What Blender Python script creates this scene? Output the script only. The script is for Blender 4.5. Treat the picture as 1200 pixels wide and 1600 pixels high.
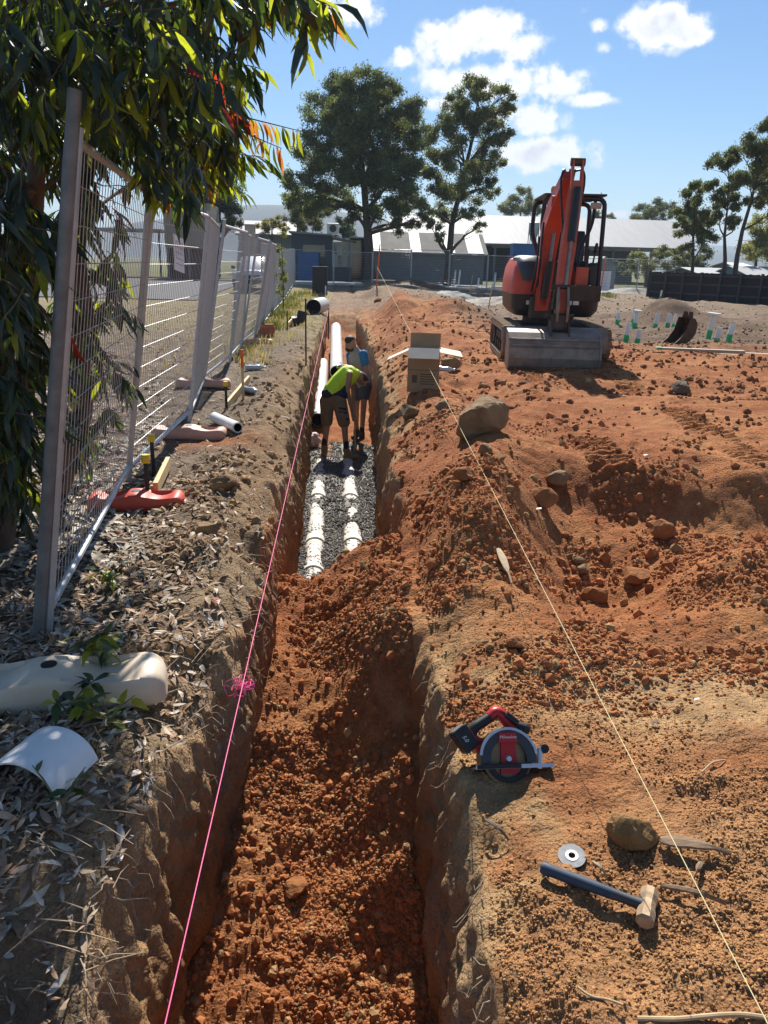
import bpy, bmesh, math, random
import numpy as np
from mathutils import Vector, Matrix, Quaternion
R = math.radians
for o in list(bpy.data.objects): bpy.data.objects.remove(o)
S = bpy.context.scene
COL = S.collection
random.seed(7); RNG = np.random.default_rng(7)

# ------------------------------------------------------------------ camera
PITCH, YAW, ROLL, CZ = R(17.9), R(3.4), R(1.5), 1.65
_f = np.array([math.sin(YAW)*math.cos(PITCH), math.cos(YAW)*math.cos(PITCH), -math.sin(PITCH)])
_r0 = np.array([math.cos(YAW), -math.sin(YAW), 0.0]); _u0 = np.cross(_r0, _f)
_r = _r0*math.cos(ROLL)+_u0*math.sin(ROLL); _u = -_r0*math.sin(ROLL)+_u0*math.cos(ROLL)
CAM = np.array([0, 0, CZ])
def ray(x, y): return _f*1200+_r*(x-600)+_u*(800-y)
def onz(x, y, z=0.0):
    d = ray(x, y); t = (z-CZ)/d[2]; return CAM+d*t
def ony(x, y, Y):
    d = ray(x, y); return CAM+d*(Y/d[1])
cd = bpy.data.cameras.new('camera'); cam = bpy.data.objects.new('camera', cd); COL.objects.link(cam)
cd.sensor_fit = 'HORIZONTAL'; cd.sensor_width = 36; cd.lens = 36.0; cd.clip_start = .05; cd.clip_end = 9000
m = Matrix(((_r[0], _u[0], -_f[0], 0), (_r[1], _u[1], -_f[1], 0), (_r[2], _u[2], -_f[2], CZ), (0, 0, 0, 1)))
cam.matrix_world = m
S.camera = cam
S.render.resolution_x, S.render.resolution_y = 768, 1024

# ------------------------------------------------------------------ sun, sky with clouds, exposure
SUN_EL, SUN_AZ = R(41), R(4)            # azimuth clockwise from +Y
sd = bpy.data.lights.new('sun', 'SUN'); sd.energy = 5.0; sd.angle = R(.53); sd.color = (1, .95, .87)
sun = bpy.data.objects.new('sun', sd); COL.objects.link(sun)
sv = Vector((math.sin(SUN_AZ)*math.cos(SUN_EL), math.cos(SUN_AZ)*math.cos(SUN_EL), math.sin(SUN_EL)))
sun.rotation_euler = sv.to_track_quat('Z', 'Y').to_euler()
sun.location = sv*60
W = bpy.data.worlds.new('World'); S.world = W; W.use_nodes = True
nt = W.node_tree; nt.nodes.clear(); N = nt.nodes.new; L = nt.links.new
def vmath(op, a, b=None):
    n = N('ShaderNodeVectorMath'); n.operation = op
    for i, v in enumerate((a, b)):
        if v is None: continue
        if hasattr(v, 'links') or hasattr(v, 'is_linked'): L(v, n.inputs[i])
        else: n.inputs[i].default_value = v
    return n.outputs['Value'] if op == 'DOT_PRODUCT' else n.outputs['Vector']
def fmath(op, a, b=None, clamp=False):
    n = N('ShaderNodeMath'); n.operation = op; n.use_clamp = clamp
    for i, v in enumerate((a, b)):
        if v is None: continue
        if hasattr(v, 'is_linked'): L(v, n.inputs[i])
        else: n.inputs[i].default_value = v
    return n.outputs[0]
tc = N('ShaderNodeTexCoord'); dirv = vmath('NORMALIZE', tc.outputs['Generated'])
sky = N('ShaderNodeTexSky'); sky.sky_type = 'NISHITA'; sky.sun_disc = False
sky.sun_elevation = SUN_EL; sky.sun_rotation = SUN_AZ; sky.altitude = 100; sky.air_density = 1.0; sky.dust_density = .15; sky.ozone_density = 4.5
# noise used to fray the outlines
nz = N('ShaderNodeTexNoise'); nz.inputs['Scale'].default_value = 15; nz.inputs['Detail'].default_value = 9; nz.inputs['Roughness'].default_value = .62
L(dirv, nz.inputs['Vector'])
nz2 = N('ShaderNodeTexNoise'); nz2.inputs['Scale'].default_value = 48; nz2.inputs['Detail'].default_value = 6; nz2.inputs['Roughness'].default_value = .6
L(dirv, nz2.inputs['Vector'])
blobs = []                                # photograph pixel centre, half sizes, weight
for x, y, a, b, w in [(740, 55, 95, 34, 1.25), (690, 75, 60, 36, .95), (800, 72, 60, 28, .9), (625, 85, 30, 26, .85),
                      (700, 125, 60, 26, .9), (790, 128, 90, 30, 1.2), (860, 130, 70, 28, 1.15), (920, 155, 50, 13, 1.0), (850, 65, 40, 20, .42),
                      (815, 186, 70, 27, 1.1), (850, 243, 100, 27, 1.2), (700, 160, 40, 18, .8), (920, 240, 30, 12, .8),
                      (930, 40, 30, 16, .5), (908, 16, 22, 9, .55), (945, 74, 30, 14, .46),
                      (1035, 42, 62, 34, 1.25), (1080, 58, 36, 16, .9), (1005, 30, 30, 22, .8),
                      (560, 18, 45, 24, 1.1), (500, 5, 50, 30, .9), (960, 335, 40, 9, .9), (1190, 345, 80, 10, .6)]:
    d = ray(x, y); ln = float(np.linalg.norm(d)); blobs.append((Vector(d/ln), 1.0*a/ln, 1.0*b/ln, w))
rr = random.Random(4)
for i in range(26):                       # the same scattered cumulus over the rest of the sky
    az = rr.uniform(48, 318); el = rr.uniform(8, 60)
    c = Vector((math.sin(R(az))*math.cos(R(el)), math.cos(R(az))*math.cos(R(el)), math.sin(R(el))))
    s = rr.uniform(.05, .1); blobs.append((c, s, s*rr.uniform(.35, .5), rr.uniform(.8, 1.2)))
fld = None
for c, a, b, w in blobs:
    t1 = Vector((c.y, -c.x, 0)).normalized(); t2 = t1.cross(c)
    e1 = vmath('DOT_PRODUCT', dirv, tuple(t1/a)); e2 = vmath('DOT_PRODUCT', dirv, tuple(t2/b))
    q = fmath('ADD', fmath('MULTIPLY', e1, e1), fmath('MULTIPLY', e2, e2))
    g = fmath('MULTIPLY', fmath('EXPONENT', fmath('MULTIPLY', q, -1.0)), w)
    g = fmath('MULTIPLY', g, fmath('GREATER_THAN', vmath('DOT_PRODUCT', dirv, tuple(c)), 0.0))
    fld = g if fld is None else fmath('MAXIMUM', fld, g)
nsum = fmath('ADD', fmath('MULTIPLY', fmath('SUBTRACT', nz.outputs['Fac'], .5), 1.9), fmath('MULTIPLY', fmath('SUBTRACT', nz2.outputs['Fac'], .5), 1.7))
fsat = fmath('MINIMUM', fld, 1.05)
dens = fmath('ADD', fsat, fmath('MULTIPLY', nsum, fmath('MINIMUM', fmath('ADD', fmath('MULTIPLY', fsat, 1.6), .02), 1.0)))
mr = N('ShaderNodeMapRange'); mr.interpolation_type = 'SMOOTHSTEP'; L(dens, mr.inputs['Value'])
mr.inputs['From Min'].default_value = .34; mr.inputs['From Max'].default_value = .85
core = N('ShaderNodeMapRange'); core.interpolation_type = 'SMOOTHSTEP'; L(dens, core.inputs['Value'])
core.inputs['From Min'].default_value = .95; core.inputs['From Max'].default_value = 1.9
cc = N('ShaderNodeMix'); cc.data_type = 'RGBA'; L(core.outputs[0], cc.inputs['Factor'])
cc.inputs['A'].default_value = (9.6, 9.7, 9.9, 1); cc.inputs['B'].default_value = (5.8, 6.1, 6.8, 1)
hs = N('ShaderNodeHueSaturation'); hs.inputs['Saturation'].default_value = 1.18; hs.inputs['Value'].default_value = .93; L(sky.outputs[0], hs.inputs['Color'])
mx = N('ShaderNodeMix'); mx.data_type = 'RGBA'; L(fmath('MULTIPLY', mr.outputs[0], .95), mx.inputs['Factor'])
L(hs.outputs[0], mx.inputs['A']); L(cc.outputs['Result'], mx.inputs['B'])
bg = N('ShaderNodeBackground'); bg.inputs['Strength'].default_value = .068; L(mx.outputs['Result'], bg.inputs['Color'])
wo = N('ShaderNodeOutputWorld'); L(bg.outputs[0], wo.inputs['Surface'])
W.cycles.sampling_method = 'MANUAL'; W.cycles.sample_map_resolution = 512
S.render.engine = 'CYCLES'
S.view_settings.view_transform = 'Standard'; S.view_settings.look = 'None'; S.view_settings.gamma = 1
S.view_settings.exposure = 0.88; S.view_settings.use_curve_mapping = False
S.cycles.max_bounces = 4; S.cycles.diffuse_bounces = 2; S.cycles.glossy_bounces = 2; S.cycles.volume_bounces = 0; S.cycles.caustics_reflective = False; S.cycles.caustics_refractive = False; S.cycles.transparent_max_bounces = 12

# ------------------------------------------------------------------ noise
def _h(i, j, k, s):
    n = (i.astype(np.int64)*374761393+j.astype(np.int64)*668265263+k.astype(np.int64)*2147483647+s*974711) & 0xFFFFFFFF
    n = ((n ^ (n >> 13))*1274126177) & 0xFFFFFFFF
    n = ((n ^ (n >> 16))*2246822519) & 0xFFFFFFFF
    return ((n ^ (n >> 15)) & 0xFFFFFF)/float(0xFFFFFF)
def noise(x, y, z=0.0, s=0):
    x, y, z = np.broadcast_arrays(np.asarray(x, float), np.asarray(y, float), np.asarray(z, float))
    i, j, k = np.floor(x), np.floor(y), np.floor(z); u, v, w = x-i, y-j, z-k
    u = u*u*(3-2*u); v = v*v*(3-2*v); w = w*w*(3-2*w)
    def c(a, b, d): return _h(i+a, j+b, k+d, s)
    r = (1-w)*((1-v)*((1-u)*c(0, 0, 0)+u*c(1, 0, 0))+v*((1-u)*c(0, 1, 0)+u*c(1, 1, 0)))
    if np.any(w > 0): r = r+w*((1-v)*((1-u)*c(0, 0, 1)+u*c(1, 0, 1))+v*((1-u)*c(0, 1, 1)+u*c(1, 1, 1)))
    return r*2-1
def fbm(x, y, z=0.0, o=4, s=0, g=.5):
    a = 1.0; t = 0.0; n = 0.0
    for q in range(o):
        t = t+a*noise(np.asarray(x)*2**q, np.asarray(y)*2**q, np.asarray(z)*2**q, s+q*17); n += a; a *= g
    return t/n
def sst(a, b, x):
    t = np.clip((np.asarray(x, float)-a)/(b-a), 0, 1); return t*t*(3-2*t)
def gss(x, y, cx, cy, rx, ry): return np.exp(-((x-cx)/rx)**2-((y-cy)/ry)**2)

# ------------------------------------------------------------------ materials
MATS = {}
def mat(name, c, rough=.7, var=.25, scale=12, bump=.0, metal=0.0, attr=False, bscale=None, c2=None, trans=0.0, spec=.4, coat=0.0, det=6, stretch=None):
    if name in MATS: return MATS[name]
    M = bpy.data.materials.new(name); M.use_nodes = True; t = M.node_tree; n = t.nodes; l = t.links.new
    p = n['Principled BSDF']; out = n['Material Output']
    tc = n.new('ShaderNodeTexCoord'); src = tc.outputs['Object']
    if stretch:
        mp = n.new('ShaderNodeMapping'); mp.inputs['Scale'].default_value = stretch; l(src, mp.inputs['Vector']); src = mp.outputs[0]
    nz = n.new('ShaderNodeTexNoise'); nz.inputs['Scale'].default_value = scale; nz.inputs['Detail'].default_value = det; nz.inputs['Roughness'].default_value = .62
    l(src, nz.inputs['Vector'])
    mp = n.new('ShaderNodeMapRange'); l(nz.outputs['Fac'], mp.inputs['Value'])
    mp.inputs['From Min'].default_value = .28; mp.inputs['From Max'].default_value = .72
    if attr:
        at = n.new('ShaderNodeAttribute'); at.attribute_name = 'Col'
        mu = n.new('ShaderNodeMix'); mu.data_type = 'RGBA'; mu.blend_type = 'MULTIPLY'; mu.inputs['Factor'].default_value = 1
        mp.inputs['To Min'].default_value = 1-var; mp.inputs['To Max'].default_value = 1+var
        l(at.outputs['Color'], mu.inputs['A']); l(mp.outputs[0], mu.inputs['B']); colout = mu.outputs['Result']
    else:
        mi = n.new('ShaderNodeMix'); mi.data_type = 'RGBA'; l(mp.outputs[0], mi.inputs['Factor'])
        d = c2 if c2 else tuple(min(1, v*(1+var)) for v in c)
        mi.inputs['A'].default_value = (*[v*(1-var) for v in c], 1) if not c2 else (*c, 1)
        mi.inputs['B'].default_value = (*d, 1); colout = mi.outputs['Result']
    l(colout, p.inputs['Base Color'])
    p.inputs['Roughness'].default_value = rough; p.inputs['Metallic'].default_value = metal
    p.inputs['Specular IOR Level'].default_value = spec; p.inputs['Coat Weight'].default_value = coat
    if bump:
        nb = n.new('ShaderNodeTexNoise'); nb.inputs['Scale'].default_value = bscale or scale*4; nb.inputs['Detail'].default_value = 8; nb.inputs['Roughness'].default_value = .65
        l(src, nb.inputs['Vector'])
        b = n.new('ShaderNodeBump'); b.inputs['Strength'].default_value = bump; b.inputs['Distance'].default_value = .02
        l(nb.outputs['Fac'], b.inputs['Height']); l(b.outputs[0], p.inputs['Normal'])
    if trans:
        tr = n.new('ShaderNodeBsdfTranslucent'); ms = n.new('ShaderNodeMixShader'); ms.inputs[0].default_value = trans
        g = n.new('ShaderNodeMix'); g.data_type = 'RGBA'; g.blend_type = 'MULTIPLY'; g.inputs['Factor'].default_value = 1
        l(colout, g.inputs['A']); g.inputs['B'].default_value = (2.6, 2.5, 1.2, 1)
        l(g.outputs['Result'], tr.inputs['Color'])
        l(p.outputs[0], ms.inputs[1]); l(tr.outputs[0], ms.inputs[2]); l(ms.outputs[0], out.inputs['Surface'])
    MATS[name] = M; return M
soil = mat('soil', (0, 0, 0), .95, .30, 9, .9, attr=True, bscale=60, spec=.15)
_t = soil.node_tree; _b = [n_ for n_ in _t.nodes if n_.type == 'BUMP'][0]; _b.inputs['Distance'].default_value = .03; _prev = _b
_tc = [n_ for n_ in _t.nodes if n_.type == 'TEX_COORD'][0]
for _sc, _st, _ds in ((55, .75, .014), (130, .6, .007)):                    # crumbs of earth
    _v = _t.nodes.new('ShaderNodeTexVoronoi'); _v.inputs['Scale'].default_value = _sc; _v.inputs['Randomness'].default_value = 1; _t.links.new(_tc.outputs['Object'], _v.inputs['Vector'])
    _n = _t.nodes.new('ShaderNodeBump'); _n.invert = True; _n.inputs['Strength'].default_value = _st; _n.inputs['Distance'].default_value = _ds
    _t.links.new(_v.outputs['Distance'], _n.inputs['Height']); _t.links.new(_prev.outputs[0], _n.inputs['Normal']); _prev = _n
_t.links.new(_prev.outputs[0], _t.nodes['Principled BSDF'].inputs['Normal'])
clodm = mat('clod_soil', (0, 0, 0), .95, .22, 30, .5, attr=True, bscale=120, spec=.15)
gravm = mat('gravel_stone', (0, 0, 0), .75, .2, 40, .2, attr=True, spec=.35)
litterm = mat('dry_leaf', (0, 0, 0), .85, .3, 30, .0, attr=True, spec=.12)
twigm = mat('twig_wood', (.3, .22, .14), .85, .3, 20)
galv = mat('galvanised_steel', (.40, .41, .42), .45, .15, 18, .0, .35)
galvd = mat('weathered_steel', (.17, .17, .17), .6, .25, 14, .0, .4)
pvc = mat('white_pvc', (.74, .73, .70), .4, .08, 5)
pvc_shade = mat('pipe_bore_shade', (.035, .033, .03), .7, .2, 10)  # near-black colour stands in for the shade inside pipes
pvcg = mat('grey_pvc', (.5, .5, .46), .45, .12, 6)
dirtypvc = mat('dusty_pvc', (.48, .42, .34), .7, .0, 7, c2=(.76, .73, .69))
green = mat('green_tape', (.03, .42, .14), .5, .15, 9)
blackm = mat('black_plastic', (.015, .015, .016), .5, .25, 20)
yellow = mat('yellow_cap', (.75, .5, .02), .45, .12, 30)
pine = mat('pine_timber', (.55, .38, .18), .7, .2, 6, stretch=(1, 9, 9))
orange = mat('orange_paint', (.75, .12, .02), .6, .2, 30)
pinks = mat('pink_string', (.85, .10, .28), .6, .1, 60)
yels = mat('yellow_string', (.75, .66, .35), .6, .1, 60)
rockm = mat('sandstone_rock', (.16, .095, .048), .9, .0, 5, .7, c2=(.31, .205, .105), bscale=26, spec=.2)
redrock = mat('red_rock', (.24, .085, .03), .95, .0, 7, .7, c2=(.36, .17, .07), bscale=40, spec=.15)
barkm = mat('gum_bark', (.07, .055, .045), .9, .35, 8, .5, stretch=(3, 3, .6))

# ------------------------------------------------------------------ mesh tools
class MB:
    def __init__(s): s.v = []; s.f = []
    def add(s, vs, fs):
        n = len(s.v); s.v += [tuple(map(float, p)) for p in vs]; s.f += [tuple(n+i for i in f) for f in fs]; return s
    def box(s, c, d, rot=None, bev=0.0):
        x, y, z = [k/2 for k in d]
        M = rot.to_matrix() if hasattr(rot, 'to_matrix') else (rot or Matrix.Identity(3)); c = Vector(c)
        if bev <= 0:
            vs = [Vector((a*x, b*y, e*z)) for a in (-1, 1) for b in (-1, 1) for e in (-1, 1)]
            fs = [(0, 1, 3, 2), (4, 6, 7, 5), (0, 4, 5, 1), (2, 3, 7, 6), (0, 2, 6, 4), (1, 5, 7, 3)]
        else:
            bm = bmesh.new(); bmesh.ops.create_cube(bm, size=1)
            for v in bm.verts: v.co = Vector((v.co.x*d[0], v.co.y*d[1], v.co.z*d[2]))
            bmesh.ops.bevel(bm, geom=bm.edges[:], offset=min(bev, .45*min(d)), segments=2, affect='EDGES', profile=.6)
            bm.verts.index_update(); vs = [v.co.copy() for v in bm.verts]; fs = [tuple(q.index for q in f.verts) for f in bm.faces]; bm.free()
        return s.add([c+M@v for v in vs], fs)
    def tube(s, pts, r, n=8, cap=True, closed=False):
        pts = [Vector(p) for p in pts]; k = len(pts); rs = r if isinstance(r, (list, tuple)) else [r]*k
        vs = []; prev = None
        for i, p in enumerate(pts):
            a = pts[(i-1) % k] if (i > 0 or closed) else p; b = pts[(i+1) % k] if (i < k-1 or closed) else p
            t = (b-a); t = t.normalized() if t.length > 1e-9 else Vector((0, 0, 1))
            if prev is None: u = t.orthogonal().normalized()
            else:
                u = prev-t*prev.dot(t); u = u.normalized() if u.length > 1e-6 else t.orthogonal().normalized()
            prev = u; w = t.cross(u)
            for j in range(n):
                q = 2*math.pi*j/n; vs.append(p+(u*math.cos(q)+w*math.sin(q))*rs[i])
        fs = []
        for i in range(k if closed else k-1):
            for j in range(n):
                a = i*n+j; b = i*n+(j+1) % n; i2 = (i+1) % k; fs.append((a, b, i2*n+(j+1) % n, i2*n+j))
        if cap and not closed: fs.append(tuple(range(n-1, -1, -1))); fs.append(tuple((k-1)*n+j for j in range(n)))
        return s.add(vs, fs)
    def capsule(s, a, b, ra, rb, n=12):
        a, b = Vector(a), Vector(b); t = (b-a).normalized() if (b-a).length > 1e-6 else Vector((0, 0, 1))
        P = []; Q = []
        for k in range(4): q = R(-85+k*28); P.append(a+t*ra*math.sin(q)); Q.append(ra*math.cos(q))
        P.append(a+t*.001); Q.append(ra); P.append(b-t*.001); Q.append(rb)
        for k in range(4): q = R(1+k*28); P.append(b+t*rb*math.sin(q)); Q.append(rb*math.cos(q))
        return s.tube(P, Q, n)
    def prism(s, outline, y0, y1, M=None, flip=False):   # outline in XZ extruded along Y
        n = len(outline); vs = [Vector((x, y0, z)) for x, z in outline]+[Vector((x, y1, z)) for x, z in outline]
        if M is not None: vs = [M@v for v in vs]
        fs = [tuple(range(n)), tuple(range(2*n-1, n-1, -1))]+[(i, i+n, (i+1) % n+n, (i+1) % n) for i in range(n)]
        return s.add(vs, fs)
    def loft(s, secs, cap=True):                            # list of rings of equal count
        n = len(secs[0]); vs = [p for q in secs for p in q]; fs = []
        for i in range(len(secs)-1):
            for j in range(n): fs.append((i*n+j, i*n+(j+1) % n, (i+1)*n+(j+1) % n, (i+1)*n+j))
        if cap: fs.append(tuple(range(n-1, -1, -1))); fs.append(tuple((len(secs)-1)*n+j for j in range(n)))
        return s.add(vs, fs)
    def lathe(s, prof, c=(0, 0, 0), axis='Z', n=16):
        vs = []; c = Vector(c)
        for r, h in prof:
            for j in range(n):
                q = 2*math.pi*j/n; a, b = r*math.cos(q), r*math.sin(q)
                vs.append(c+Vector({'Z': (a, b, h), 'Y': (a, h, -b), 'X': (h, a, b)}[axis]))
        fs = []
        for i in range(len(prof)-1):
            for j in range(n): fs.append((i*n+j, i*n+(j+1) % n, (i+1)*n+(j+1) % n, (i+1)*n+j))
        return s.add(vs, fs)
    def mesh(s, name):
        me = bpy.data.meshes.new(name); me.from_pydata(s.v, [], s.f); me.update()
        bm = bmesh.new(); bm.from_mesh(me); bmesh.ops.recalc_face_normals(bm, faces=bm.faces); bm.to_mesh(me); bm.free(); return me
    def build(s, name, material, parent=None, smooth=False, loc=None):
        me = s.mesh(name); me.materials.append(material)
        if smooth:
            me.polygons.foreach_set('use_smooth', [True]*len(me.polygons))
            try: me.set_sharp_from_angle(angle=R(38))
            except Exception: pass
        o = bpy.data.objects.new(name, me); COL.objects.link(o)
        if parent: o.parent = parent
        if loc is not None: o.location = loc
        return o
def tag(o, label=None, cat=None, group=None, kind=None):
    if label: o['label'] = label
    if cat: o['category'] = cat
    if group: o['group'] = group
    if kind: o['kind'] = kind
    return o
def thing(name, label, cat, loc=(0, 0, 0), rz=0.0, group=None):
    o = bpy.data.objects.new(name, None); COL.objects.link(o); o.empty_display_size = .1
    o.location = Vector([float(v) for v in loc]); o.rotation_euler = (0, 0, rz); return tag(o, label, cat, group)
def copy_tree(o, parent=None):
    c = o.copy(); COL.objects.link(c); c.parent = parent
    for ch in o.children: copy_tree(ch, c)
    return c
def npmesh(name, V, F, material, colors=None, smooth=False, parent=None):
    V = np.ascontiguousarray(V, dtype=np.float32); F = np.ascontiguousarray(F, dtype=np.int32)
    me = bpy.data.meshes.new(name); k = F.shape[1]
    me.vertices.add(len(V)); me.vertices.foreach_set('co', V.ravel())
    me.loops.add(F.size); me.loops.foreach_set('vertex_index', F.ravel())
    me.polygons.add(len(F)); me.polygons.foreach_set('loop_start', np.arange(0, F.size, k, dtype=np.int32))
    try: me.polygons.foreach_set('loop_total', np.full(len(F), k, dtype=np.int32))
    except Exception: pass
    me.polygons.foreach_set('use_smooth', np.full(len(F), smooth))
    if colors is not None:
        a = me.attributes.new('Col', 'FLOAT_COLOR', 'POINT'); c = np.ones((len(V), 4), np.float32); c[:, :3] = colors; a.data.foreach_set('color', c.ravel())
    me.materials.append(material); me.update(calc_edges=True); me.validate()
    o = bpy.data.objects.new(name, me); COL.objects.link(o)
    if parent: o.parent = parent
    return o
def rotmats(n, tilt=math.pi, rng=RNG, yaw=None):
    a = rng.uniform(0, 2*math.pi, n) if yaw is None else yaw; b = rng.uniform(-tilt, tilt, n); c = rng.uniform(-tilt, tilt, n)
    ca, sa, cb, sb, cc, sc = np.cos(a), np.sin(a), np.cos(b), np.sin(b), np.cos(c), np.sin(c); o = np.zeros(n); e = np.ones(n)
    Rz = np.array([[ca, -sa, o], [sa, ca, o], [o, o, e]]).transpose(2, 0, 1)
    Rx = np.array([[e, o, o], [o, cb, -sb], [o, sb, cb]]).transpose(2, 0, 1)
    Ry = np.array([[cc, o, sc], [o, e, o], [-sc, o, cc]]).transpose(2, 0, 1)
    return Rz @ Rx @ Ry
def scatter(name, tv, tf, P, M, Sc, material, cols, parent=None, smooth=False, jit=0.0):
    tv = np.array(tv, float); tf = np.array(tf, int); n, k = len(P), len(tv)
    Sc = np.asarray(Sc, float);  Sc = Sc[:, None] if Sc.ndim == 1 else Sc
    base = np.broadcast_to(tv, (n, k, 3))*Sc[:, None, :]
    if jit: base = base*(1+RNG.uniform(-jit, jit, (n, k, 1)))
    V = np.einsum('nij,nkj->nki', M, base)+np.asarray(P)[:, None, :]
    F = (tf[None]+(np.arange(n)*k)[:, None, None]).reshape(-1, tf.shape[1])
    C = np.repeat(cols, k, axis=0)
    return npmesh(name, V.reshape(-1, 3), F, material, C, smooth, parent)
_ico = bmesh.new(); bmesh.ops.create_icosphere(_ico, subdivisions=1, radius=1); _ico.verts.index_update()
ICO_V = [tuple(v.co) for v in _ico.verts]; ICO_F = [tuple(q.index for q in f.verts) for f in _ico.faces]; _ico.free()
# ------------------------------------------------------------------ terrain: one sheet, trench cut into it
def pl(y, ys, vs): return np.interp(y, ys, vs)
def xL(y): y = np.asarray(y, float); return .095*fbm(y*1.9, 0*y, 4.5, 5, 201, .6)*sst(60, 20, y)+pl(y, [0, 1, 2.3, 3, 3.6, 7, 13, 20, 27], [-.66, -.66, -.63, -.52, -.45, -.47, -.57, -.58, -.5])
def xR(y): y = np.asarray(y, float); return .09*fbm(y*2.1, 0*y, 8.5, 5, 203, .6)*sst(60, 20, y)+pl(y, [0, 1, 2.3, 3, 4.5, 7, 13, 20, 27], [.37, .37, .38, .40, .43, .43, .63, .62, .5])
def platform(x, y):
    ye = 5.45+.25*np.sin(x*1.7)-.12*(x-2.5); xe = 1.55+.25*np.sin(y*.9)
    return .29*sst(-.35, .22, y-ye)*sst(-.5, .5, x-xe)*(1-sst(15, 19, y)*sst(3.5, 6, x))
def bank_r(x, y):
    z = -.03+.0*x
    z = z+platform(x, y)
    xc = pl(y, [2.5, 3.6, 4.9, 7, 10, 20, 30], [.6, .62, .98, 1.15, 1.1, 1.5, 2.2]); hh = pl(y, [2.3, 3.4, 4.2, 5.5, 9, 18, 26, 34], [0, .10, .46, .46, .26, .32, .32, .0])
    z = z+hh*np.exp(-((x-xc)/.42)**2)
    z = z-.36*gss(x, y, 1.55, 4.2, .5, .7)+.2*gss(x, y, 2.3, 4.0, .5, .3)-.08*gss(x, y, 2.9, 4.5, .6, .5)-.1*gss(x, y, .85, 6.3, .25, .9)
    z = z+.10*gss(x, y, 1.9, 3.45, .9, .25)
    z = z-(.10+.10*fbm(x*4, y*4, 2, 3, 207))*sst(.28, 0, x-xR(y))*(1-sst(3.3, 3.9, y)*(1-sst(5.2, 6, y)))
    z = z-.30*gss(x, y, .36, 4.3, .34, 1.1)                                  # the bank has slumped into the trench here
    # heaps in the distance
    z = z+.85*gss(x, y, 11.0, 26.5, 1.0, 1.2)+.3*gss(x, y, 4.6, 30, 2.2, 2.0)+.35*gss(x, y, 3.3, 23, 1.0, 3.0)+.3*gss(x, y, 8.6, 34, 3, 2)+.25*gss(x, y, 13.5, 16, 2.5, 1.4)+.2*gss(x, y, 7, 12.3, .9, .6)
    z = z-.15*gss(x, y, 6.5, 17.5, 1.6, 1.3)-.10*gss(x, y, 3.05, 10.85, 1.0, .55)
    z = z+(.16+.2*sst(14, 19, y))*fbm(x*(.55+0*y), y*.55, 0, 4, 5)*sst(.4, 1.2, x)*(.35+.65*sst(4.5, 9, y))*(1-sst(40, 48, y))
    return z
def bank_l(x, y):
    d = xL(y)-x
    z = -(.10+.11*fbm(x*4, y*4, 2, 3, 209))*np.exp(-(d/.18)**2)+.05*fbm(x*1.1, y*1.1, 0, 3, 9)*sst(3, .5, d)+.09*fbm(x*2.3, y*2.3, 0, 3, 11)*sst(.9, .1, d)*sst(2, 4, y)
    z = z+.07*gss(x, y, -.8, 5.6, .3, 1.2)+.06*gss(x, y, -.85, 9, .3, 2)-.14*gss(x, y, -.55, 2.75, .2, .2)-.6*gss(x, y, -1.0, 1.35, .32, .32)
    z = z+.10*gss(x, y, -.75, 4.1, .14, .2)-.12*gss(x, y, -.62, 4.55, .16, .2)
    return z
def farlift(y): return .28*sst(30, 50, y)
def floor_z(x, y):
    z = pl(y, [.75, 1.0, 2.2, 2.7, 3.3, 3.8, 4.3, 4.7, 5.05, 5.6, 6.4, 6.8, 12, 13.5, 14, 20, 24, 26, 27.6], [0, -1.1, -1.17, -1.06, -.88, -.70, -.57, -.52, -.55, -.85, -1.32, -1.42, -1.42, -1.32, -1.27, -.98, -.85, -.6, .1])
    b = sst(3.1, 4.2, y)*(1-sst(5.4, 6.6, y)); z = z+.30*b*sst(-.40, .42, x)
    z = z+.16*sst(2.2, 2.7, y)*(1-sst(3.1, 3.5, y))*sst(-.05, .4, x); w = sst(2.5, 3.65, y)*(1-sst(4.75, 5.7, y)); z = z+w*sst(-.12, .43, x)*np.maximum(0, bank_r(xR(y)+.06, y)-.06-z)
    z = z-.10*gss(x, y, .24, 3.3, .13, .18)+.05*np.exp(-((x-xL(y))/.15)**2)*(y < 6)
    z = z+.10*fbm(x*2.4, y*2.4, 0, 3, 31)*(y < 6.2)-.05*np.maximum(0, fbm(x*4.5, y*4.5, 0, 2, 33))*(y < 6.2)
    return z
def has_trench(y): return sst(.78, .95, y)*(1-sst(26.8, 27.8, y))
def grain(x, y, loose):
    far = 1-sst(7, 22, y)
    g = .050*fbm(x*2.6, y*2.6, 0, 3, 41)+.034*np.abs(fbm(x*7, y*7, 0, 3, 43))
    g = g+loose*far*(.022*np.abs(fbm(x*19, y*19, 0, 2, 47)))
    return g*(.4+.6*sst(0, .5, loose))
def loose_right(x, y):
    comp = np.maximum(gss(x, y, 2.9, 7.6, 1.4, 2.2), gss(x, y, 1.45, 2.75, .5, .25)); return np.clip(1-comp*.95, .1, 1)
def tracks(x, y):                                                            # crawler marks on the flat
    z = 0
    for x0, k in ((2.29, .096), (3.45, .10)):
        u = x-(x0+k*(y-8)); inside = sst(.17, .13, np.abs(u))*sst(5.3, 5.6, y)*(1-sst(10.3, 10.9, y))*sst(-.35, .1, fbm(x*1.6, y*1.6, 0, 2, 301))
        z = z+inside*(-.035+.052*sst(-.2, .4, np.sin(y*2*math.pi/.115+1.5*np.abs(u)/.17)))
    return z
def top_r(x, y): return bank_r(x, y)+farlift(y)+grain(x, y, loose_right(x, y))*np.where(y > 45, .2, 1)+tracks(x, y)
def top_l(x, y): return bank_l(x, y)+farlift(y)+grain(x, y, .35)*np.where(y > 30, .3, 1)
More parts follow.
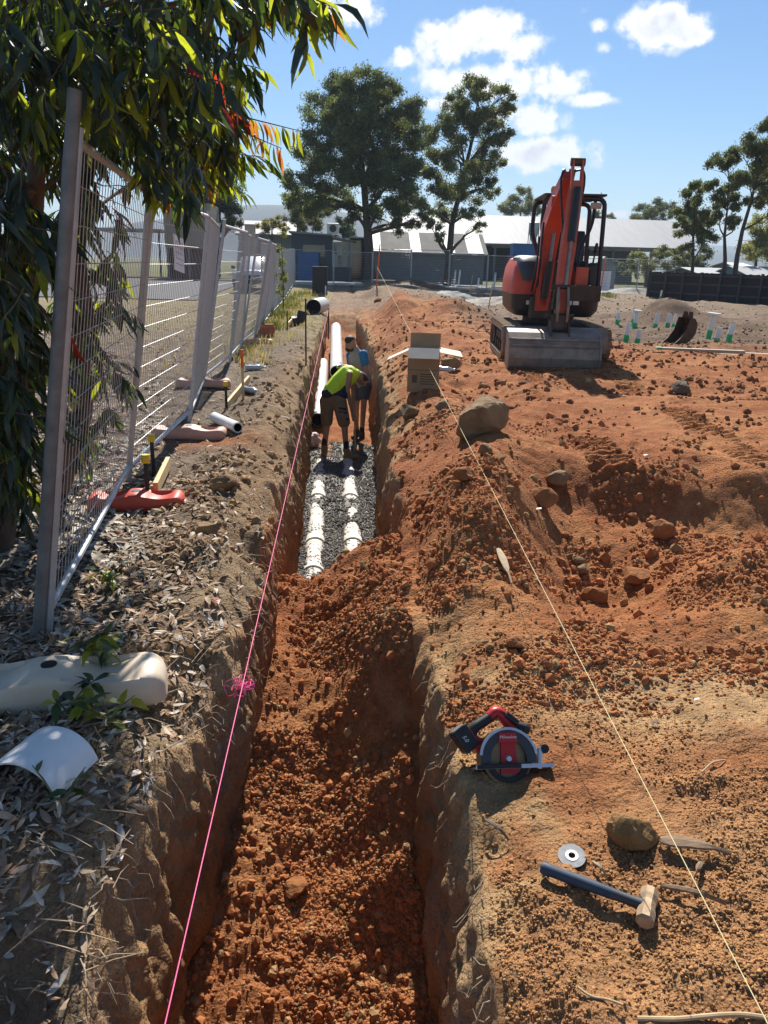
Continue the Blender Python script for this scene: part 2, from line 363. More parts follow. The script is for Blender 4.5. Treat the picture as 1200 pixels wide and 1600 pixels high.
def gz(x, y):
    x, y = np.asarray(x, float), np.asarray(y, float)
    return np.where(x < (xL(y)+xR(y))/2, top_l(x, y), top_r(x, y))
def gf(x, y): return floor_z(x, y)+grain(x, y, 1.0)
def g1(x, y): return float(gz(x, y))

ys = [-8, -6, -4.5, -3.5, -2.6, -2, -1.5, -1.1, -.8, -.5, -.25, 0, .2, .4, .55, .65]
y = .7
while y < 130: ys.append(y); y += max(.02, .0042*y) if y < 30 else .011*y
while y < 3700: ys.append(y); y *= 1.16
ys = np.array(ys); NY = len(ys)
def outw(d0, n0, step, grow, far):
    a = [0.0]
    while a[-1] < far: a.append(a[-1]+(step if a[-1] < d0 else max(step, a[-1]*grow)))
    return np.array(a)
ol = outw(1.8, 0, .024, .035, 3500)[::-1]; orr = outw(3.2, 0, .024, .03, 3500)
NW, NF = 60, 44
def build_ground():
    Y = ys[:, None]; ht = has_trench(Y); lx, rx = xL(Y), xR(Y)
    XL_ = lx-.045-ol[None]; ZL = top_l(XL_, Y+0*XL_); YL = Y+0*XL_
    XR_ = rx+.045+orr[None]; ZR = top_r(XR_, Y+0*XR_); YR = Y+0*XR_
    s = np.linspace(0, 1, NF)[None]; fx = lx+.03+(rx-lx-.06)*s; fy = Y+0*fx
    zb = .5*(top_l(fx, fy)+top_r(fx, fy)); zf = np.minimum(gf(fx, fy), np.maximum(zb, -.02)); ZF = zb*(1-ht)+zf*ht
    t = np.linspace(0, 1, NW+2)[1:-1][None]
    def wall(xa, za, xb, zb, sgn):
        h = np.clip((za-zb)/.8, 0, 1); z = za+(zb-za)*t; x = xa+(xb-xa)*np.clip(t*1.6, 0, 1)**.6; yy = Y+0*x
        env = np.sin(np.pi*np.clip(t, 0, 1))**.3*h
        far = 1-.6*sst(8, 20, yy)
        n = .085*fbm(yy*1.5, z*1.6, 3.1*sgn, 4, 61)+.034*fbm(yy*12, z*1.7, sgn, 3, 67)*far+.050*np.abs(fbm(yy*11, z*10, sgn, 3, 71))*far+.014*fbm(yy*26, z*22, sgn, 2, 77)*far
        n = n-.05*np.maximum(0, fbm(yy*2.6, z*3.4, 7*sgn, 2, 73))
        x = x+sgn*n*env*1.0
        return x, yy, z
    WLx, WLy, WLz = wall(XL_[:, -1:], ZL[:, -1:], fx[:, :1], ZF[:, :1], 1)
    WRx, WRy, WRz = wall(fx[:, -1:], ZF[:, -1:], XR_[:, :1], ZR[:, :1], -1)
    # the right wall runs from the floor up
    h = np.clip((ZR[:, :1]-ZF[:, -1:])/.8, 0, 1)
    tt = 1-t; x = XR_[:, :1]+(fx[:, -1:]-XR_[:, :1])*np.clip(tt*1.6, 0, 1)**.6; yy = Y+0*x; z = ZF[:, -1:]+(ZR[:, :1]-ZF[:, -1:])*t
    env = np.sin(np.pi*t)**.3*h
    far = 1-.6*sst(8, 20, yy)
    n = .085*fbm(yy*1.5, z*1.6, 13.1, 4, 81)+.036*fbm(yy*12, z*1.7, 1, 3, 87)*far+.050*np.abs(fbm(yy*11, z*10, 1, 3, 91))*far+.014*fbm(yy*26, z*22, 1, 2, 97)*far+.04*np.maximum(0, fbm(yy*2.6, z*3.4, 9, 2, 93))
    WRx, WRy, WRz = x+n*env, yy, z
    X = np.hstack([XL_, WLx, fx, WRx, XR_]); YY = np.hstack([YL, WLy, fy, WRy, YR]); Z = np.hstack([ZL, WLz, ZF, WRz, ZR])
    nl, nr = XL_.shape[1], XR_.shape[1]; NX = X.shape[1]
    # ---- colour of the earth by place
    c = np.zeros((NY, NX, 3))
    red = np.array([.34, .120, .044]); red2 = np.array([.45, .195, .075]); tan = np.array([.48, .315, .155]); clay = np.array([.46, .30, .16]); lit = np.array([.20, .15, .105]); greyb = np.array([.15, .105, .07]); drk = np.array([.11, .075, .05])
    def mixc(a, b, w): return a*(1-w[..., None])+b*w[..., None]
    n1 = fbm(X*1.3, YY*1.3, Z*1.3, 4, 101)*.5+.5; n2 = fbm(X*6, YY*6, Z*6, 3, 103)*.5+.5
    base = mixc(red[None, None]+0*c, red2[None, None]+0*c, sst(.35, .7, n1*.6+n2*.4))
    R_ = np.zeros((NY, NX), bool); R_[:, nl+NW:] = True
    # right side: tan crust near the lip and on the pale scraped patch, greyer far off
    dx = X-xR(YY)
    wt = np.clip(sst(.5, .0, dx+.5*(n1-.5))*sst(-.6, .25, Z+.35)*1.5*sst(.38, .75, n2*.6+n1*.4)*(1-sst(3.2, 3.8, YY)*(1-sst(5.6, 7, YY))), 0, .85)
    wt = np.maximum(wt, np.clip(gss(X, YY, 1.5, 2.75, .75, .32)*1.5*(.45+n2), 0, .8)); wt = np.maximum(wt, np.clip(gss(X, YY, 1.5, 1.6, 1.2, .7)*.6*(.4+n1), 0, .5))
    base = mixc(base, tan[None, None], wt*R_)
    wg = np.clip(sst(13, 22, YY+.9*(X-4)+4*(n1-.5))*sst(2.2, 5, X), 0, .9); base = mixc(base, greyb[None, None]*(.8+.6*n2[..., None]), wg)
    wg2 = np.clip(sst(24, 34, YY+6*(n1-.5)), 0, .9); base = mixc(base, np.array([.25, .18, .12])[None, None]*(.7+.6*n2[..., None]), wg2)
    # walls: tan subsoil streaked with red
    wc = np.zeros((NY, NX)); wc[:, nl:nl+NW] = 1; wc[:, nl+NW+NF:nl+NW+NF+NW] = 1
    strat = sst(-.9, -.15, Z+.25*(n1-.5))
    wallc = mixc(np.array([.30, .145, .06])[None, None]+0*c, clay[None, None]+0*c, strat)
    wallc = mixc(wallc, tan[None, None]*.95, np.clip(sst(.5, .8, n2)*.5, 0, 1)); wallc = mixc(wallc, np.array([.30, .25, .19])[None, None]+0*c, np.clip(sst(.55, .75, n1)*.6, 0, 1))
    hw_ = np.zeros((NY, NX)); hw_[:, nl:nl+NW] = np.clip((ZL[:, -1:]-ZF[:, :1]-.25)/.5, 0, 1); hw_[:, nl+NW+NF:nl+NW+NF+NW] = np.clip((ZR[:, :1]-ZF[:, -1:]-.25)/.5, 0, 1)
    base = mixc(base, wallc, wc*.92*hw_)
    # left bank: leaf-strewn topsoil with bare tan edge
    Lm = np.zeros((NY, NX)); Lm[:, :nl] = 1; d = xL(YY)-X
    lc = mixc(lit[None, None]*(.6+.8*n2[..., None]), np.array([.34, .24, .14])[None, None]+0*c, np.clip(sst(.5, .05, d+.3*(n1-.5)), 0, .85))
    lc = mixc(lc, red[None, None]+0*c, np.clip(1.4*gss(X, YY, -1.15, 7.1, .45, .28)*(n2+.2), 0, .9)); lc = mixc(lc, np.array([.27, .15, .07])[None, None]+0*c, np.clip(gss(X, YY, -.75, 8.5, .35, 5)*n1*1.2, 0, .8))
    lc = mixc(lc, np.array([.30, .25, .13])[None, None]+0*c, np.clip(sst(14, 24, YY)*.7*(.5+n1), 0, .8))
    base = mixc(base, lc, Lm)
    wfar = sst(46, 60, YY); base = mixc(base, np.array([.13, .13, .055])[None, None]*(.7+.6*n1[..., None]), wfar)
    # soil below the gravel
    V = np.stack([X, YY, Z], -1).reshape(-1, 3)
    idx = np.arange(NY*NX).reshape(NY, NX)
    F = np.stack([idx[:-1, :-1], idx[:-1, 1:], idx[1:, 1:], idx[1:, :-1]], -1).reshape(-1, 4)
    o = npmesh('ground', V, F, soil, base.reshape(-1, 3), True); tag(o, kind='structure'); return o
ground = build_ground()

# ---- loose clods of earth (nobody could count them)
OCT_V = [(1, 0, .2), (0, 1, -.2), (-1, .1, 0), (.1, -1, .1), (0, 0, 1), (.1, 0, -1)]; OCT_F = [(0, 1, 4), (1, 2, 4), (2, 3, 4), (3, 0, 4), (1, 0, 5), (2, 1, 5), (3, 2, 5), (0, 3, 5)]
def clods():
    P = []; Sz = []; Cc = []
    def put(n, xr, yr, fz, mask=None, smin=.006, smax=.022, col=(.37, .142, .054), pw=3.2):
        u = RNG.uniform(0, 1, n); a, b = yr; y = 1/(1/a-u*(1/a-1/b)); x = RNG.uniform(xr[0], xr[1], n)
        if mask is not None:
            k = RNG.uniform(0, 1, n) < mask(x, y); x, y = x[k], y[k]
        s = smin+(smax-smin)*RNG.uniform(0, 1, len(x))**pw*np.clip(y/2.6, .8, 2.0)*.46
        z = fz(x, y)+s*.12
        P.append(np.stack([x, y, z], -1)); Sz.append(s)
        cv = np.array(col)[None]*RNG.uniform(.8, 1.25, (len(x), 1)); tn = (RNG.uniform(0, 1, len(x)) < .16)[:, None]
        Cc.append(np.where(tn, np.array([.40, .24, .11])[None]*RNG.uniform(.7, 1.15, (len(x), 1)), cv))
    slump = lambda y: (y > 3.7) & (y < 5.5)
    infl = lambda x, y: ((x > xL(y)+.04) & (x < xR(y)-np.where(slump(y), 0, .04))).astype(float)
    clus = lambda x, y: np.clip(.12+2.4*(fbm(x*2.4, y*2.4, 0, 3, 111)+.12), 0.05, 1)
    put(70000, (-.65, .42), (1.9, 6.3), gf, lambda x, y: infl(x, y)*clus(x, y), .006, .021)
    put(900, (-.6, .42), (1.9, 5.5), gf, infl, .016, .04, pw=3)
    rm = lambda x, y: (x > xR(y)+np.where(slump(y), 0, .05))*loose_right(x, y)*clus(x, y)
    put(30000, (.42, 1.7), (1.2, 3.6), lambda x, y: gz(x, y), rm, .0035, .017, (.42, .215, .09))
    put(44000, (.3, 3.6), (2.6, 8), lambda x, y: gz(x, y), rm, .007, .022)
    put(2600, (.5, 4), (2.8, 9), lambda x, y: gz(x, y), rm, .018, .05, pw=3)
    put(13000, (.6, 9), (7, 24), lambda x, y: gz(x, y), rm, .012, .05, (.24, .10, .045), pw=3)
    put(3500, (3, 18), (16, 44), lambda x, y: gz(x, y), None, .02, .06, (.2, .15, .11), pw=4)
    put(5500, (-1.25, -.4), (2.3, 18), lambda x, y: gz(x, y), lambda x, y: (x < xL(y)-.05)*clus(x, y), .006, .045, (.34, .225, .125), pw=4)
    P_ = np.concatenate(P); S_ = np.concatenate(Sz); C_ = np.concatenate(Cc)
    Sc = S_[:, None]*RNG.uniform(.65, 1.25, (len(S_), 3))
    big = S_ > .0115
    ob = scatter('earth_lumps', ICO_V, ICO_F, P_[big], rotmats(int(big.sum())), Sc[big], clodm, C_[big], jit=.26); tag(ob, 'angular lumps of red and tan earth scattered over the spoil', 'soil', kind='stuff')
    P_, Sc, C_ = P_[~big], Sc[~big], C_[~big]
    o = scatter('soil_clods', OCT_V, OCT_F, P_, rotmats(len(P_)), Sc, clodm, C_, jit=.22, smooth=True)
    tag(o, 'loose crumbly clods of red and tan earth', 'soil', kind='stuff')
clods()

# ---- gravel bed in the trench and the laid pipes showing through it
def gravel_top(x, y):
    return pl(y, [6.2, 6.7, 10, 13.1, 13.5], [-1.41, -1.366, -1.326, -1.345, -1.5])+.065*fbm(x*4, y*2.6, 0, 3, 121)
GX, GY = np.meshgrid(np.linspace(-.62, .70, 54), np.linspace(6.15, 13.5, 300)); GZ = gravel_top(GX, GY)+.008*noise(GX*55, GY*55, 0, 5)
_idx = np.arange(GX.size).reshape(GX.shape); _F = np.stack([_idx[:-1, :-1], _idx[:-1, 1:], _idx[1:, 1:], _idx[1:, :-1]], -1).reshape(-1, 4)
_c = np.array([.13, .118, .10])[None]*(1+.5*noise(GX*40, GY*40, 0, 8).reshape(-1, 1))
o = npmesh('gravel_bed', np.stack([GX, GY, GZ], -1).reshape(-1, 3), _F, gravm, _c, True); tag(o, kind='structure')
PIPE_X = (lambda y: pl(y, [6, 7.4, 10, 12.6], [-.26, -.275, -.31, -.33])), (lambda y: pl(y, [6, 7.4, 10, 12.6], [.14, .145, .13, .10]))
def stones():
    n = 20000; u = RNG.uniform(0, 1, n); y = 1/(1/6.3-u*(1/6.3-1/13.2)); x = RNG.uniform(-.56, .64, n)
    k = (x > xL(y)+.02) & (x < xR(y)-.02)
    for px in PIPE_X:                       # the crowns of the pipes are swept nearly bare
        near = np.abs(x-px(y)) < .085+.03*noise(y*3, 0*y, 0, 3); k &= ~(near & (RNG.uniform(0, 1, n) < .82-.8*(fbm(y*2.8, x*6, 0, 3, 9) > .06)))
    x, y = x[k], y[k]; s = RNG.uniform(.006, .014, len(x)); z = gravel_top(x, y)+s*.5
    for px in PIPE_X:
        dd = np.abs(x-px(y)); z = np.where(dd < .1, np.maximum(z, -1.447+np.sqrt(np.maximum(0, .125**2-dd**2))+.004), z)
    C = np.array([.17, .155, .135])[None]*RNG.uniform(.35, 1.9, (len(x), 1))
    o = scatter('drainage_gravel', ICO_V, ICO_F, np.stack([x, y, z], -1), rotmats(len(x)), s[:, None]*RNG.uniform(.7, 1.3, (len(x), 3)), gravm, C, jit=.25)
    tag(o, 'dark grey drainage gravel bedding the pipes in the trench', 'gravel', kind='stuff')
stones()
for i, px in enumerate(PIPE_X):
    t = thing('buried_pipe', ['white pipe half buried in gravel, along the fence side of the trench', 'white pipe half buried in gravel, along the excavator side of the trench'][i], 'pipe', (0, 0, 0), group='pipes bedded in the gravel')
    segs = [(6.35, 7.3), (7.33, 8.15), (8.18, 9.9), (9.93, 12.5)]
    for a, b in segs:
        n = 16; secs = []
        for k in range(n+1):
            y = a+(b-a)*k/n; r = .122+(.013 if k <= 1 else 0)-.012*(i == 0)*sst(9, 12, y); c = Vector((float(px(y)), y, -1.432))
            secs.append([c+Vector((math.cos(q)*r, 0, math.sin(q)*r)) for q in [2*math.pi*j/18 for j in range(18)]])
        MB().loft(secs).build('pipe_length', dirtypvc, t, True)
# ------------------------------------------------------------------ far setting: road, kerb, hills
asph = mat('asphalt', (.075, .075, .08), .9, .25, 6, .3, bscale=80)
conc = mat('concrete', (.42, .40, .36), .85, .15, 3, .1)
def sheet(name, x0, x1, y0, y1, dz, material, nx=2, ny=24):
    X, Y = np.meshgrid(np.linspace(x0, x1, nx), np.linspace(y0, y1, ny)); Z = farlift(Y)+dz
    i = np.arange(X.size).reshape(X.shape); F = np.stack([i[:-1, :-1], i[:-1, 1:], i[1:, 1:], i[1:, :-1]], -1).reshape(-1, 4)
    o = npmesh(name, np.stack([X, Y, Z], -1).reshape(-1, 3), F, material); return tag(o, kind='structure')
sheet('road', -160, 160, 53.2, 60.5, .030, asph)
sheet('side_road', -60, -6.0, 33, 53.2, .036, asph)
k = MB(); k.box((-.0, 52.9, .32), (18, .5, .16)); k.box((45, 52.9, .32), (70, .5, .16)); tag(k.build('kerb', conc), kind='structure')
k = MB(); k.box((20, 51.8, .285), (120, 1.5, .06)); tag(k.build('footpath', conc), kind='structure')
hillm = mat('forest_hills', (.035, .05, .03), .95, .3, .01)
hx = np.linspace(-2600, 2600, 150); hy = np.linspace(1500, 3300, 30); X, Y = np.meshgrid(hx, hy)
Z = (26+70*np.exp(-((X+150)/420)**2)+55*np.exp(-((X-1500)/500)**2)+60*np.exp(-((X+1700)/600)**2)+22*fbm(X*.0022, Y*.0022, 0, 4, 7))*sst(1500, 1800, Y)*1.15-3
_i = np.arange(X.size).reshape(X.shape); F = np.stack([_i[:-1, :-1], _i[:-1, 1:], _i[1:, 1:], _i[1:, :-1]], -1).reshape(-1, 4)
tag(npmesh('hills', np.stack([X, Y, Z], -1).reshape(-1, 3), F, hillm, None, True), kind='structure')

# ------------------------------------------------------------------ trees
leafc = mat('gum_foliage', (0, 0, 0), .6, .25, 2.0, attr=True, trans=.28, spec=.4)
def clump_template(n=6, seed=3):
    r = random.Random(seed); V = []; F = []
    for i in range(n):
        c = Vector((r.uniform(-.8, .8), r.uniform(-.8, .8), r.uniform(-.7, .7))); d = Vector((r.uniform(-1, 1), r.uniform(-1, 1), r.uniform(-1.6, .2))).normalized()
        w = d.orthogonal().normalized(); w.rotate(Quaternion(d, r.uniform(0, 6.28))); l = r.uniform(.7, 1.1); b = len(V)
        V += [c-d*l*.5, c+w*.2*l, c+d*l*.5, c-w*.2*l]; F.append((b, b+1, b+2, b+3))
    return [tuple(v) for v in V], F
CT_V, CT_F = clump_template()
def limb(mb, a, b, ra, rb, bend=.12, n=6, seed=0):
    rr = random.Random(seed); a, b = Vector(a), Vector(b); L_ = (b-a).length; pts = []; rs = []
    off = Vector((rr.uniform(-1, 1), rr.uniform(-1, 1), rr.uniform(-.2, .9)))*bend*L_
    for i in range(n+1):
        t = i/n; p = a.lerp(b, t)+off*math.sin(math.pi*t)+Vector((rr.uniform(-1, 1), rr.uniform(-1, 1), rr.uniform(-1, 1)))*.015*L_*(0 < i < n)
        pts.append(p); rs.append(ra+(rb-ra)*t)
    mb.tube(pts, rs, 7); return pts
def gum_tree(name, label, Y, trunk_px, blobs, rt, seed, col=(.075, .098, .042), leaf=.2, dens=1.0, group='trees around the site', depth=1.0, droop=.0):
    rr = random.Random(seed); rng = np.random.default_rng(seed)
    base = ony(*trunk_px[0], Y); root = Vector((base[0], Y, float(gz(base[0], Y)))); t = thing(name, label, 'tree', root, 0, group)
    stem = [Vector(ony(x, y, Y)) for x, y in trunk_px]; stem[0] = root+Vector((0, 0, -.15))
    mb = MB(); rs = [rt*(1-.62*i/(len(stem)-1)) for i in range(len(stem))]; rs[0] = rt*1.25
    mb.tube([p-root for p in stem], rs, 10)
    P = []; Cs = []; Sz = []
    for i, (x, y, r) in enumerate(blobs):
        yj = Y+rr.uniform(-1, 1)*depth*2.2; c = Vector(ony(x, y, yj)); rad = r*(1.12 if rt > .2 else 1.4)*Y/1230
        # a limb from the nearest lower point of the stem
        cand = [p for p in stem[1:] if p.z < c.z-.2*rad] or [stem[1]]
        s = min(cand, key=lambda p: (p-c).length); q = stem.index(s)
        pts = limb(mb, s-root, c-root, rs[q]*.6, rt*.10, .14, 6, seed*50+i)
        for j in range(5):
            v = Vector((rr.gauss(0, 1), rr.gauss(0, 1), rr.gauss(0, .8))).normalized()*rad*.85
            limb(mb, pts[3+j % 3], c-root+v, rt*.11, rt*.03, .1, 4, seed*90+i*7+j)
        leaf_ = leaf*.8; n = int(dens*rad*rad*190/(leaf_/.2)**1.6)+14; sub = max(4, int(rad*7))
        cen = rng.normal(0, 1, (sub, 3)); cen /= np.linalg.norm(cen, axis=1)[:, None]; cen *= (rng.uniform(.25, 1, (sub, 1))**.5)*rad*.92
        cen[:, 2] *= .8
        pick = rng.integers(0, sub, n); p = cen[pick]+rng.normal(0, 1, (n, 3))*rad*np.array([.17, .17, .13])
        p[:, 2] -= droop*rng.uniform(0, 1, n)*rad
        P.append(p+np.array(c-root)); cv = np.array(col)[None]*1.25*rng.uniform(.6, 1.45, (n, 1))*(rng.uniform(.8, 1.2, (sub, 1))[pick]); cv[:, 0] *= rng.uniform(.85, 1.3, n); Cs.append(cv)
        Sz.append(rng.uniform(.7, 1.4, n)*leaf*.85)
    mb.build('trunk', barkm, t, True)
    P = np.concatenate(P); Cs = np.concatenate(Cs); Sz = np.concatenate(Sz)
    cr = scatter('crown', CT_V, CT_F, P, rotmats(len(P), .9, rng), Sz*1.15, leafc, Cs, t); tag(cr, kind='stuff')
    return t
gum_tree('gum_tree', 'tallest broad dark gum tree with forked trunk beside the long grey garage', 60, [(578, 440), (577, 400), (575, 365), (572, 330), (568, 280), (560, 210)],
         [(560, 128, 30), (530, 140, 24), (592, 138, 26), (515, 170, 32), (552, 172, 34), (600, 172, 34), (635, 172, 24), (652, 205, 26), (500, 205, 26), (540, 215, 38), (590, 222, 40), (632, 235, 32), (490, 245, 30), (470, 280, 22), (520, 265, 34), (570, 270, 34), (615, 280, 36), (650, 270, 22), (480, 310, 26), (515, 315, 28), (600, 325, 28), (637, 320, 28), (460, 318, 16), (545, 330, 18), (655, 345, 14), (625, 350, 16)], .42, 11, leaf=.17, dens=1.35)
gum_tree('gum_tree', 'slimmer gum tree with leaning trunk in front of the long grey garage', 56, [(699, 442), (702, 400), (706, 350), (716, 310), (728, 260), (742, 200)],
         [(738, 135, 20), (760, 142, 22), (790, 150, 16), (708, 165, 20), (735, 172, 26), (775, 180, 24), (800, 165, 10), (690, 200, 22), (725, 208, 28), (765, 215, 22), (790, 205, 12), (685, 240, 20), (715, 250, 28), (755, 255, 26), (782, 245, 14), (680, 285, 22), (708, 295, 26), (745, 298, 24), (770, 290, 14), (668, 325, 16), (695, 335, 20), (735, 335, 16), (748, 355, 9), (680, 352, 12), (690, 372, 8)], .27, 12, leaf=.15, dens=1.15, col=(.08, .10, .046))
gum_tree('gum_tree', 'dense shadowy tree rising behind the tan corrugated shed', 66, [(338, 430), (338, 380), (342, 330), (345, 290)],
         [(345, 262, 24), (322, 275, 28), (355, 292, 22), (330, 310, 30), (358, 322, 18), (300, 300, 30), (310, 335, 26), (345, 340, 24), (285, 325, 24), (365, 345, 12)], .3, 13, leaf=.16, dens=1.4, col=(.045, .065, .03))
gum_tree('small_tree', 'small pale tree beside the grey cabin, left of the tallest gum', 72, [(480, 420), (478, 380), (474, 340)],
         [(462, 318, 14), (478, 330, 16), (492, 345, 14), (470, 345, 14), (455, 340, 10), (500, 330, 12)], .16, 14, leaf=.16, col=(.085, .1, .05))
gum_tree('small_tree', 'yellowish bushy tree above the white roof by the cabin', 78, [(425, 420), (425, 380), (425, 355)], [(420, 352, 9), (432, 348, 9), (412, 356, 8), (442, 354, 7)], .14, 15, leaf=.16, col=(.14, .13, .045))
gum_tree('small_tree', 'round dark tree between the grey cabin and the forked gum', 76, [(538, 425), (538, 385), (538, 360)], [(535, 352, 11), (545, 362, 11), (528, 366, 9)], .14, 16, leaf=.16, col=(.03, .05, .035))
gum_tree('slender_tree', 'slender leafy tree left of the pair beside the paling fence', 47, [(1082, 445), (1083, 405), (1083, 370), (1085, 320)],
         [(1085, 292, 11), (1076, 312, 14), (1094, 312, 12), (1070, 335, 14), (1090, 338, 18), (1105, 345, 12), (1078, 362, 15), (1100, 370, 15), (1066, 350, 9), (1072, 385, 9)], .11, 17, leaf=.13, dens=1.6, col=(.075, .098, .042))
gum_tree('slender_tree', 'thin forked tree with sparse crown behind the paling fence', 44, [(1131, 452), (1133, 405), (1132, 370), (1136, 330)],
         [(1122, 262, 13), (1138, 250, 14), (1128, 290, 14), (1146, 285, 13), (1120, 315, 13), (1142, 318, 14), (1127, 342, 12), (1148, 345, 10), (1112, 290, 9)], .13, 18, leaf=.13, dens=1.4, col=(.07, .09, .042))
gum_tree('slender_tree', 'tallest dark leaning tree at the paling fence with outstretched crown', 42, [(1145, 456), (1152, 400), (1160, 360), (1172, 320), (1182, 280)],
         [(1160, 238, 15), (1182, 222, 17), (1200, 212, 17), (1172, 258, 17), (1195, 250, 20), (1215, 240, 22), (1160, 285, 15), (1188, 285, 19), (1205, 300, 20), (1178, 315, 14), (1222, 280, 20), (1215, 325, 14)], .14, 19, leaf=.13, dens=1.5, col=(.07, .09, .042))
for i, (lab, Y, tp, bl, co) in enumerate([
        ('hazy spreading tree behind the long white shed roof near the silo', 112, [(812, 400), (812, 350), (814, 325)], [(800, 318, 12), (818, 305, 11), (832, 318, 11), (788, 330, 10), (810, 330, 12), (838, 330, 8)], (.1, .115, .07)),
        ('low rounded treetop just behind the excavator canopy and shed ridge', 112, [(945, 390), (945, 350)], [(938, 338, 8), (952, 342, 7), (928, 342, 7)], (.07, .085, .05)),
        ('wide dark treetop behind the right end of the white shed roof', 108, [(1020, 400), (1020, 350)], [(1005, 332, 12), (1022, 325, 12), (1040, 330, 12), (1052, 335, 8), (990, 338, 8), (1030, 340, 10)], (.065, .08, .045)),
        ('yellow-green bushy tree behind the houses beyond the paling fence', 62, [(1180, 440), (1182, 400)], [(1175, 372, 20), (1195, 355, 18), (1200, 390, 22), (1170, 395, 16), (1215, 370, 24)], (.13, .14, .05)),
        ('leafy shrub under the eave of the white shed', 70, [(1010, 450), (1010, 420)], [(1000, 405, 12), (1020, 410, 12), (1035, 400, 12), (1008, 420, 12), (1050, 412, 12)], (.10, .12, .055)),
        ('dark shrub filling the gap below the right end of the shed', 72, [(1070, 450), (1070, 425)], [(1065, 400, 14), (1080, 410, 14), (1055, 420, 12), (1095, 395, 12), (970, 415, 10), (985, 425, 10)], (.05, .07, .035))]):
    gum_tree('background_tree', lab, Y, tp, bl, .2, 30+i, leaf=.2 if Y > 80 else .17, dens=.9, col=co)

gum_tree('climbing_shrub', 'weedy climbing shrub tangled in the fence posts near the street corner', 26, [(443, 475), (442, 430), (440, 380)], [(442, 455, 8), (438, 432, 8), (443, 410, 7), (438, 388, 6), (441, 368, 5), (437, 350, 4), (446, 440, 7)], .02, 77, leaf=.07, dens=.7, col=(.10, .12, .04), depth=.12)
# ------------------------------------------------------------------ buildings
roofw = mat('white_metal_roof', (.27, .275, .28), .7, .0, .6, c2=(.35, .355, .36), stretch=(6, .4, .4))
roofg = mat('grey_fibro_roof', (.16, .15, .135), .85, .35, .8)
sky_l = mat('skylight_sheet', (.5, .5, .47), .6, .15, 1)
wallg = mat('grey_cladding', (.17, .18, .185), .7, .1, 2)
walld = mat('slate_cladding', (.075, .09, .105), .65, .12, 2, stretch=(8, 8, .3))
tancl = mat('tan_cladding', (.30, .25, .19), .75, .15, 2)
shade_in = mat('shaded_interior', (.012, .012, .012), .9, .2, 1)
cream = mat('cream_paint', (.55, .54, .48), .6, .1, 3)
glass = mat('dark_glass', (.02, .025, .03), .08, .1, 2, spec=.8)
blueb = mat('blue_paint', (.03, .12, .33), .5, .2, 2)
greenr = mat('green_roof', (.35, .45, .38), .6, .1, 2)
shedb = mat('blue_grey_wall', (.12, .16, .18), .7, .1, 2)
teal = mat('teal_wall', (.10, .26, .25), .7, .1, 2)
def base_z(x, y): return float(gz(x, y))-.05
def pitched(name, label, x0, x1, y0, y1, zb, ze, zr, wall_m, roof_m, over=.25, roof_t=.07, cat='shed', gable_x=True, strips=(), openlow=None, group=None):
    t = thing(name, label, cat, ((x0+x1)/2, (y0+y1)/2, zb), 0, group); cx, cy = (x0+x1)/2, (y0+y1)/2; hx_, hy_ = (x1-x0)/2, (y1-y0)/2; e, r = ze-zb, zr-zb
    w = MB()
    for s in (-1, 1):
        w.box((0, s*(hy_-.05), e/2), (2*hx_-.21, .1, e))
        w.prism([(-hy_, 0), (hy_, 0), (hy_, e), (0, r), (-hy_, e)], -.05, .05, Matrix.Translation((s*(hx_-.05), 0, 0))@Matrix(((0, 1, 0, 0), (1, 0, 0, 0), (0, 0, 1, 0), (0, 0, 0, 1))))
    w.build('wall', wall_m, t)
    sl = (r-e)/hy_
    for s in (-1, 1):
        rf = MB(); ln = math.hypot(hy_+over, sl*(hy_+over)); q = math.atan2(sl, 1)
        rf.box((0, s*(hy_+over)/2, (r+e-sl*over)/2+roof_t/2+.03), (2*hx_+2*over, ln, roof_t), Matrix.Rotation(-s*q, 3, 'X')); rf_o = rf.build('roof_slope', roof_m, t)
        if s == -1:
            for a, b in strips:
                k = MB(); k.box(((a+b)/2, s*(hy_+over)/2, (r+e-sl*over)/2+roof_t+.05), (b-a, ln*.98, .03), Matrix.Rotation(-s*q, 3, 'X')); k.build('skylight', sky_l, t)
    g = MB(); g.box((0, -hy_-over-.06, e-sl*over+.02), (2*hx_+2*over, .12, .12)); g.build('gutter', wall_m, t)
    return t
# long grey garage with skylights
A = ony(575, 394, 62); B = ony(757, 398, 62); Rg = ony(690, 371, 65)
pitched('garage', 'long low grey garage with skylight strips in a dappled roof', A[0], B[0], 62, 68, base_z(5, 62), 2.55, 4.0, wallg, roofg, strips=[(-4.4, -3.5), (-1.2, -.4), (1.4, 2.2), (3.2, 4.4)])
# huge white-roofed shed, open sided
A = ony(580, 372, 82); B = ony(1088, 388, 82)
bz = base_z(20, 82)
t = thing('open_shed', 'huge white metal roofed open shed standing behind the garages', 'shed', ((A[0]+B[0])/2, 90, bz))
hw = (B[0]-A[0])/2; ez, rz_ = 3.9-bz, 7.1-bz
for s in (-1, 1):
    rf = MB(); ln = math.hypot(9.0, rz_-ez); q = math.atan2(rz_-ez, 9.0)
    if s == -1: rf.add([(-hw, -8, ez), (hw, -8, ez), (hw+2, 1, rz_), (-hw+3.2, 1, rz_)], [(0, 1, 2, 3)]); rf.add([(-hw, -8, ez-.12), (hw, -8, ez-.12), (hw+2, 1, rz_-.12), (-hw+3.2, 1, rz_-.12)], [(3, 2, 1, 0)])
    else: rf.add([(-hw+3.2, 1, rz_), (hw+2, 1, rz_), (hw+4, 10, ez), (-hw+5, 10, ez)], [(0, 1, 2, 3)])
    rf.build('roof_slope', roofw, t)
